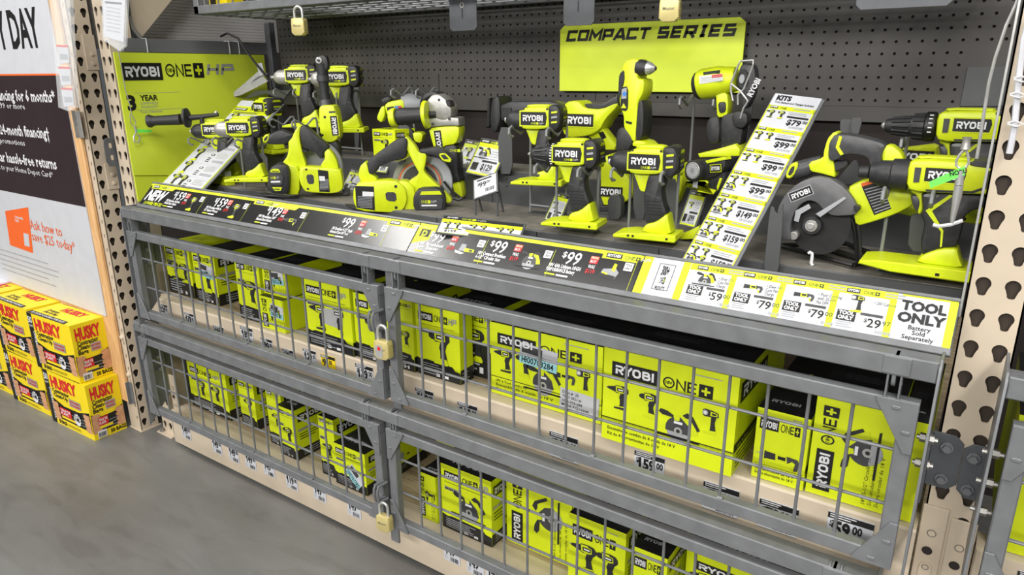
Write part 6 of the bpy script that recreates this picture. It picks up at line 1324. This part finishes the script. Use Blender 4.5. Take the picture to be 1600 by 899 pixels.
def kits(label, BL, BR, TL, y0, y1, title):
    p0, p1, p2 = onplane(1, y0, *BL), onplane(1, y0, *BR), onplane(1, y1, *TL); v = (p2-p0); h = v.length; v.normalize(); u = Vector((1, 0, 0)); u = (u-v*u.dot(v)).normalized(); w_ = (p1-p0).length*1.0; f = Fr(p0, u, v)
    t = thing('kit_price_board', label, 'price board', p0, None); mb = MB(); mb.prism(f, [(-.003, -.02), (w_+.006, -.02), (w_+.006, h), (-.003, h)], -.006, -.001, STEEL if False else CAGE, .001); part(mb, 'backing', t)
    mb = MB(); mb.prism(f, [(0, 0), (w_, 0), (w_, h), (0, h)], -.001, .0006, PAPER); part(mb, 'card', t, smooth=False); mb = MB(); e = .001
    n = 7; hh = h*.93/n
    if not title:
        mb.rect(f, 0, 0, w_*.03, h*.93, e, LIMEP); mb.rect(f, w_*.97, 0, w_, h*.93, e, LIMEP); mb.rect(f, 0, h*.84, w_, h*.93, e, LIMEP); badge(mb, f, w_*.05, h*.88, w_*.3, h*.03, e+.0004); one_plus(mb, f, w_*.42, h*.885, h*.02, e+.0004, hp=True, w=w_*.25); lines(mb, f, w_*.08, h*.865, w_*.8, 2, h*.012, e+.0004, DKGR, .5)
        for k in range(6):
            b = k*h*.14; mb.rect(f, w_*.04, b+h*.135, w_*.96, b+h*.1365, e, GREYP)
            pict(mb, f, 'impact', w_*.2, b+h*.078, w_*.22, e+.0004)
            if k < 1: pict(mb, f, 'drill', w_*.4, b+h*.078, w_*.2, e+.0016)
            mb.rect(f, w_*.52, b+h*.085, w_*.60, b+h*.105, e+.0004, DKGR); mb.rect(f, w_*.54, b+h*.09, w_*.58, b+h*.1, e+.0008, WHITE)
            for j in range(3): mb.rect(f, w_*.5, b+h*(.02+.018*j), w_*.58, b+h*(.028+.018*j), e+.0004, DKGR)
            lines(mb, f, w_*.66, b+h*.12, w_*.28, 5, h*.012, e+.0004, SILV, .35); mb.rect(f, w_*.66, b+h*.02, w_*.92, b+h*.045, e+.0004, GREYP)
        n = 0
    mb.rect(f, 0, 0, w_*.025, h*.93, e, LIMEP); mb.rect(f, w_*.975, 0, w_, h*.93, e, LIMEP)
    if title: mb.text(f, 'KITS', w_*.08, h*.962, w_*.13, e, BLACK, bold=.06, width=w_*.32); mb.text(f, 'Tool, Battery and Charger Included', w_*.08, h*.943, w_*.055, e, BLACK, bold=.03, width=w_*.84)
    pr = ['159', '159', '149', '99', '99', '99', '79']
    for k in range(n):
        b = k*hh; mb.rect(f, 0, b+hh*.80, w_, b+hh*.98, e, LIMEP); badge(mb, f, w_*.05, b+hh*.84, w_*.17, hh*.11, e+.0004); one_plus(mb, f, w_*.26, b+hh*.85, hh*.075, e+.0004, w=w_*.14); lines(mb, f, w_*.55, b+hh*.93, w_*.4, 1, hh*.08, e+.0004, GREYP, .6)
        m_ = 4 if k < 3 else (3 if k == 3 else 2)
        for j in range(m_): pict(mb, f, ('drill', 'impact', 'saw', 'drill')[j], w_*(.13+.22*(j % 2)), b+hh*(.58-.32*(j//2)), w_*.19, e+.0004)
        mb.rect(f, w_*.5, b+hh*.50, w_*.95, b+hh*.58, e+.0004, BLACK); mb.text(f, '$'+pr[k], w_*.55, b+hh*.20, hh*.24, e+.0004, BLACK, bold=.03, width=w_*.3); mb.text(f, '00', w_*.87, b+hh*.32, hh*.12, e+.0004, BLACK, bold=.02)
        lines(mb, f, w_*.5, b+hh*.74, w_*.4, 2, hh*.07, e+.0004, GREYP, .35); bars(mb, f, w_*.65, b+hh*.06, w_*.28, hh*.09, e+.0004, GREYP)
    part(mb, 'printing', t, smooth=False); return f
kits('long slanted KITS price board leaning between flashlight and big saw', (1064, 411), (1141, 425), (1212, 146), .025, .34, True)
kits('long slanted white kit price board beside the lime end board', (249, 290), (313, 300), (378, 157), .02, .36, False)
F = vfr(400, 145, .42, 0); mb = MB(); mb.pp(F, k8([(5, 375), (95, 308), (375, 305), (310, 380), (180, 330)]), -.003, 0, STEP); tag(mb.build('holder_plate'), 'grey plate at the top of the left slanted price board', 'holder plate', 'grey steel holder plates')
# ================================================================ compact series board, hanging plates, top shelf
f = Fr((0, .592, 0), (1, 0, 0)); t = thing('series_board', 'lime board reading COMPACT SERIES hanging on the pegboard', 'sign board', (-.8, .592, 1.24))
def P2(U, V): return f.px(U, V)
c = [P2(*p) for p in ((878, 45), (888, 40), (1148, 26), (1160, 38), (1156, 144), (874, 143))]
x0 = min(c[0][0], c[5][0]); x1 = max(c[3][0], c[4][0]); zb = (c[4][1]+c[5][1])/2; zt = (c[1][1]+c[2][1])/2
mb = MB(); mb.prism(f, [(x0, zb), (x1, zb), (x1, zt-.012), (x1-.015, zt), (x0+.015, zt), (x0, zt-.012)], -.004, 0, LIMEB, .0005); part(mb, 'board', t, smooth=False)
mb = MB(); q = P2(884, 64); q1 = P2(1151, 47); wd = q1[0]-q[0]; hh = .030
SL = {'C': [[(.82, .72), (.82, .87), (.13, .87), (.13, .13), (.82, .13), (.82, .28)]], 'O': [[(.13, .13), (.13, .87), (.87, .87), (.87, .13), (.13, .13)]],
      'M': [[(.11, 0), (.11, .88), (.5, .35), (.92, .88), (.92, 0)]], 'P': [[(.13, 0), (.13, .87), (.82, .87), (.82, .4), (.13, .4)]], 'A': [[(.05, 0), (.42, .88), (.58, .88), (.95, 0)], [(.25, .28), (.75, .28)]],
      'T': [[(0, .87), (.9, .87)], [(.45, .87), (.45, 0)]], 'S': [[(.82, .87), (.13, .87), (.13, .5), (.82, .5), (.82, .13), (.05, .13)]], 'E': [[(.85, .87), (.13, .87), (.13, .13), (.85, .13)], [(.13, .5), (.8, .5)]],
      'R': [[(.13, 0), (.13, .87), (.82, .87), (.82, .42), (.13, .42)], [(.5, .42), (.85, 0)]], 'I': [[(.2, .13), (.6, .13)], [(.2, .87), (.6, .87)], [(.4, 0), (.4, 1)]], ' ': []}
adv = {' ': .5, 'M': 1.2, 'I': .85}; s_ = 'COMPACT SERIES'; tot = sum(adv.get(c_, 1.08) for c_ in s_); X_ = 0
for c_ in s_:
    for st in SL[c_]: mb.stroke(f, st, .25, .0008, BLACK, lambda x, y, X_=X_: (q[0]+(x*(1.1 if c_ == 'M' else 1)+X_+.25*y)*wd/tot, zt-.044+y*hh))
    X_ += adv.get(c_, 1.08)
part(mb, 'lettering', t, smooth=False)

TX0, TY0, TZ = -2.285, .222, 1.503
t = thing('upper_cage', 'grey wire cage shelf hanging above the display', 'cage shelf', (-1.2, .4, TZ))
mb = MB(); mb.box(TX0, TY0, TZ, -.03, TY0+.026, TZ+.026, CAGE, .002); mb.box(TX0, TY0, TZ, TX0+.026, .60, TZ+.026, CAGE, .002); mb.box(TX0, .58, TZ, -.03, .60, TZ+.026, CAGE, .002); mb.box(TX0, TY0, TZ, TX0+.026, TY0+.026, TZ+.4, CAGE, .002)
mb.box(-1.19, TY0, TZ, -1.164, TY0+.026, TZ+.4, CAGE, .002); mb.box(TX0, TY0, TZ+.37, -.03, TY0+.026, TZ+.4, CAGE, .002); part(mb, 'frame', t)
mb = MB()
for k in range(30): 
    x = TX0+.05+k*.075; mb.tube([(x, TY0+.01, TZ+.004), (x, .59, TZ+.004)], .003, CAGE, 6)
for k in range(7):
    y = TY0+.03+k*.05; mb.tube([(TX0, y, TZ+.001), (-.03, y, TZ+.001)], .003, CAGE, 6)
part(mb, 'wire_floor', t)
mb = MB()
for k in range(30): x = TX0+.05+k*.075; mb.tube([(x, TY0+.01, TZ+.01), (x, TY0+.01, TZ+.38)], .003, CAGE, 6)
for z in (.10, .2, .3): mb.tube([(TX0, TY0+.005, TZ+z), (-.03, TY0+.005, TZ+z)], .003, CAGE, 6)
part(mb, 'wire_front', t)
for i, (U, W_) in enumerate(((340, .05), (398, .06), (440, .07))):
    q = onplane(1, .30, U, 2); mb = MB(); mb.box(q.x-W_, .30, TZ+.027, q.x+W_, .42, TZ+.09, [YEL, BLACK, BLACK][i], .003); mb.box(q.x-W_*.7, .295, TZ+.028, q.x-W_*.2, .30, TZ+.06, BLACK if i == 0 else DKGR)
    tag(mb.build('tool_case'), ['orange yellow tool in the upper cage at the top left', 'black case right of the yellow tool in the upper cage', 'black case at the right of three items in the upper cage'][i], 'tool')
mb = MB(); mb.box(TX0+.05, .50, TZ+.027, -.06, .58, TZ+.3, BLKC, .002); tag(mb.build('carton_row'), 'dark carton lying along the back of the upper cage', 'carton')
for i, (p0, p1, y) in enumerate((((703, 49), (745, 49), .30), ((880, 41), (928, 38), .30), ((1336, 16), (1488, 12), .12))):
    a, b = onplane(1, y, *p0), onplane(1, y, *p1); mb = MB(); ff = Fr((a.x, y, a.z), (1, 0, 0)); W_ = b.x-a.x; zz = TZ+.002-a.z
    if i == 2: zz = .12
    mb.prism(ff, [(.008, 0), (W_-.008, 0), (W_, .008), (W_, zz), (0, zz), (0, .008)], -.003, 0, CAGED, .0005)
    if i < 2: disc(mb, ff, W_*.48, zz*.72, .007, .0008, ZINC, 14); disc(mb, ff, W_*.48, zz*.72, .004, .0012, DKGR, 10); mb.rect(ff, W_*.47, zz*.35, W_*.50, zz*.62, .0008, BLACK)
    tag(mb.build('hanging_plate'), ['dark plate with a bolt hanging from the upper cage near its middle', 'dark plate with a bolt hanging beside the COMPACT SERIES board', 'dark rounded plate hanging at the top right'][i], 'plate')

def padlock(label, U, V, y, s=1, zrot=0, zs=.052, sticker_=False, shack=None):
    """(U,V) middle of the brass body"""
    c = onplane(1, y, U, V); a = radians(zrot); u = Vector((cos(a), sin(a), 0)); f = Fr(c, u); W_, H_, D_ = .019*s, .021*s, .0095*s
    t = thing('padlock', label, 'padlock', c-Vector((0, 0, H_)), 'brass padlocks'); mb = MB()
    q = rnd([(-W_, -H_), (W_, -H_), (W_, H_*.75), (W_*.8, H_), (-W_*.8, H_), (-W_, H_*.75)], 1); mb.prism(f, q, -D_, D_, BRASS, .0025*s)
    for k in range(9): z = c+Vector((0, 0, -H_*.75+k*H_*.17)); mb.tube([z+u*(W_*.999)+f.n*D_*.8, z+u*(W_*.999)-f.n*D_*.8], .0008*s, BRASS, 6)
    part(mb, 'lock_body', t); mb = MB(); r = W_*.62; pts = [f.P(-r, H_*.6), f.P(-r, zs*.75)]+[f.P(-r*cos(k*pi/8), zs*.75+r*sin(k*pi/8)) for k in range(1, 8)]+[f.P(r, zs*.75), f.P(r, H_*.6)]
    mb.tube(pts, .0034*s, STEEL, 10); part(mb, 'shackle', t, 'bright steel shackle')
    mb = MB(); mb.text(f, 'Master', -W_*.6, 0, .006*s, D_+.0004, DUST, bold=.01, width=W_*1.2)
    if sticker_: mb.prism(f, rnd([(-W_*.7, -H_*.8), (W_*.3, -H_*.8), (W_*.2, H_*.6), (-W_*.75, H_*.5)], 1), D_, D_+.0008, SILV); disc(mb, f, -W_*.2, H_*.2, .005, D_+.0012, RED, 8)
    part(mb, 'engraving', t, into='lock_body')
q = onplane(1, YF-.02, 600, 546)
padlock('brass padlock with a peeling red sticker joining the two upper wire doors', 599, 546, -.140, 1.12, 8, .062, True)
padlock('brass padlock joining the two lower wire doors', 601, 817, -.140, 1.10, 8, .062)
padlock('brass padlock hanging from the upper cage at the top left', 468, 42, .20, 1.15, 14, .055)
padlock('brass padlock cut off at the top edge above the COMPACT SERIES board', 1047, 16, .16, 1.05, 6, .055)
# hasps for the padlocks
def hasp(label, x, z):
    mb = MB(); 
    for k, dx in enumerate((-.006, .006)):
        pts = [(x+dx, -.116, z-.020), (x+dx-.004, -.140, z-.020)]+[(x+dx-.004, -.140-.008*sin(a), z+.004-.024*cos(a)) for a in (.4, .9, 1.6, 2.2, 2.8)]+[(x+dx, -.116, z+.028)]
        mb.tube(pts, .0038, CAGE, 8)
    tag(mb.build('hasp'), label, 'hasp', 'door hasps')
hasp('grey hasp rings between the upper doors', -1.158, .752); hasp('grey hasp rings between the lower doors', -1.182, .278)

# steel cables
t = thing('security_cable', 'steel security cable with snap hook and green tag at the right', 'cable', onplane(1, -.03, 1530, 260))
F = vfr(1527, 260, .0, 0); mb = MB(); mb.ft(F, [(1592, -8), (1588, 5), (1572, 40), (1555, 90), (1545, 130), (1537, 180), (1530, 225), (1526, 248)], .0022, STEEL, 0, 8); part(mb, 'cable', t)
mb = MB(); mb.ft(F, K(1440, 200, 4.494, [(320, 65), (318, 80), (312, 110), (308, 150)]), [.0065, .005, .0055, .0068], ALU, 0, 10); part(mb, 'ferrule', t)
mb = MB(); mb.ft(F, K(1440, 200, 4.494, [(300, 150), (265, 190), (243, 230), (245, 265), (275, 290), (310, 280), (332, 240), (325, 190), (312, 150)]), .0018, STEEL, 0, 8); part(mb, 'loop', t)
mb = MB(); mb.ft(F, K(1440, 200, 4.494, [(280, 300), (268, 350), (262, 400)]), [.006, .0055, .006], STEEL, 0, 10); mb.ft(F, K(1440, 200, 4.494, [(262, 405), (250, 480), (238, 540), (218, 640), (212, 670)]), [.006, .0062, .005, .0035, .002], STEEL, 0, 10); part(mb, 'snap_hook', t, 'polished snap hook')
mb = MB(); mb.pp(F, K(1440, 200, 4.494, [(52, 380), (60, 425), (135, 395), (305, 330), (300, 270), (200, 310)]), .004, .0048, GREEN); q = F.px(*K(1440, 200, 4.494, [(200, 340)])[0], .005); mb.text(F, 'NORU', q[0], q[1], .0068, .0052, BLACK, bold=.04, rot=.33, width=.022); part(mb, 'tag', t, 'bright green tag')
mb = MB(); mb.ft(F, K(1440, 200, 4.494, [(80, 680), (120, 690), (200, 680), (290, 650)]), .003, WHITE, -.03, 6); part(mb, 'cable_tie', t, 'white cable tie')
t = thing('security_cable', 'steel security cable with snap hook in front of the lime end board', 'cable', onplane(0, -2.39, 208, 190)); G = Fr((-2.38, 0, 0), (0, 1, 0))
def gft(mb, pts, r, m): mb.tube([G.P(*G.px(*p)) for p in pts], r, m, 8)
mb = MB(); gft(mb, [(183, 68), (189, 100), (196, 140), (203, 165)], .0015, STEEL); gft(mb, [(203, 165), (206, 180), (212, 190), (210, 200), (204, 192), (203, 178)], .0015, STEEL); gft(mb, [(211, 198), (213, 206)], .004, STEEL); gft(mb, [(213, 206), (209, 214), (210, 222), (216, 223), (219, 215), (215, 210)], .0025, STEEL); part(mb, 'cable', t)
mb = MB(); mb.flat(G, [G.px(*p) for p in ((212, 202), (236, 203), (236, 207), (212, 207))], .003, GREEN); part(mb, 'tag', t, 'bright green tag', smooth=False)

# bags of documents hanging on the posts
F = vfr(180, 30, -.075, 20); t = thing('document_pouch', 'clear pouch with a printed white sheet hanging on the left posts', 'pouch', F.P(0, 0, 0))
mb = MB(); mb.pp(F, [(157, -30), (200, -30), (196, 72), (186, 80), (160, 62)], -.004, .004, PLASTIC, .001); part(mb, 'pouch', t); mb = MB(); mb.pp(F, [(160, -30), (197, -30), (193, 66), (162, 57)], -.001, .001, PAPER)
for k in range(7): mb.fp(F, [(166, 10+k*6), (188, 14+k*6), (188, 15.5+k*6), (166, 11.5+k*6)], .0014, GREYP)
mb.fp(F, [(164, 2), (190, 4), (190, 7), (164, 5)], .0014, BLACK); part(mb, 'sheet', t, smooth=False)
F = vfr(100, 120, -.12, 10); t = thing('document_pouch', 'long clear pouch with three red topped labels hanging over the card sign', 'pouch', F.P(0, 0, 0))
mb = MB(); mb.pp(F, [(76, -20), (108, -20), (112, 60), (119, 168), (106, 174), (91, 168), (84, 80)], -.006, .006, PLASTIC, .001); part(mb, 'pouch', t); mb = MB()
for U, V in ((88, 70), (91, 104), (95, 137)): mb.pp(F, [(U, V), (U+18, V+1), (U+20, V+28), (U+5, V+30)], -.001, .002, PAPER); mb.fp(F, [(U, V), (U+18, V+1), (U+18, V+4), (U, V+3)], .0024, RED); mb.fp(F, [(U+5, V+14), (U+17, V+15), (U+18, V+23), (U+6, V+23)], .0024, GREYP)
part(mb, 'label_sheet', t, smooth=False)
# clip strip on the right post
F = vfr(1590, 120, -.01, 0); t = thing('clip_strip', 'clear plastic clip strip tied to the right post at the top right', 'clip strip', F.P(0, 0, 0))
mb = MB(); mb.ft(F, [(1612, 20), (1600, 60), (1592, 120), (1585, 200), (1577, 240)], .0042, mat('milky_plastic', (.62, .62, .66), .25), .01, 8); part(mb, 'strip', t)
mb = MB()
for U, V in ((1596, 122), (1590, 147), (1586, 192)): mb.ft(F, [(U-12, V), (U, V-3), (U+14, V+2), (U+2, V+6), (U-12, V+2)], .0012, WHITE, .018, 6)
part(mb, 'wire_loops', t)
# dark side bay edge right of the post and curved edge strip
mb = MB(); mb.box(-.0235, -.008, .95, -.020, -.002, 1.72, STEEL, .0005); tag(mb.build('edge_strip'), 'thin bright edge strip along the left side of the right post', 'edge strip')
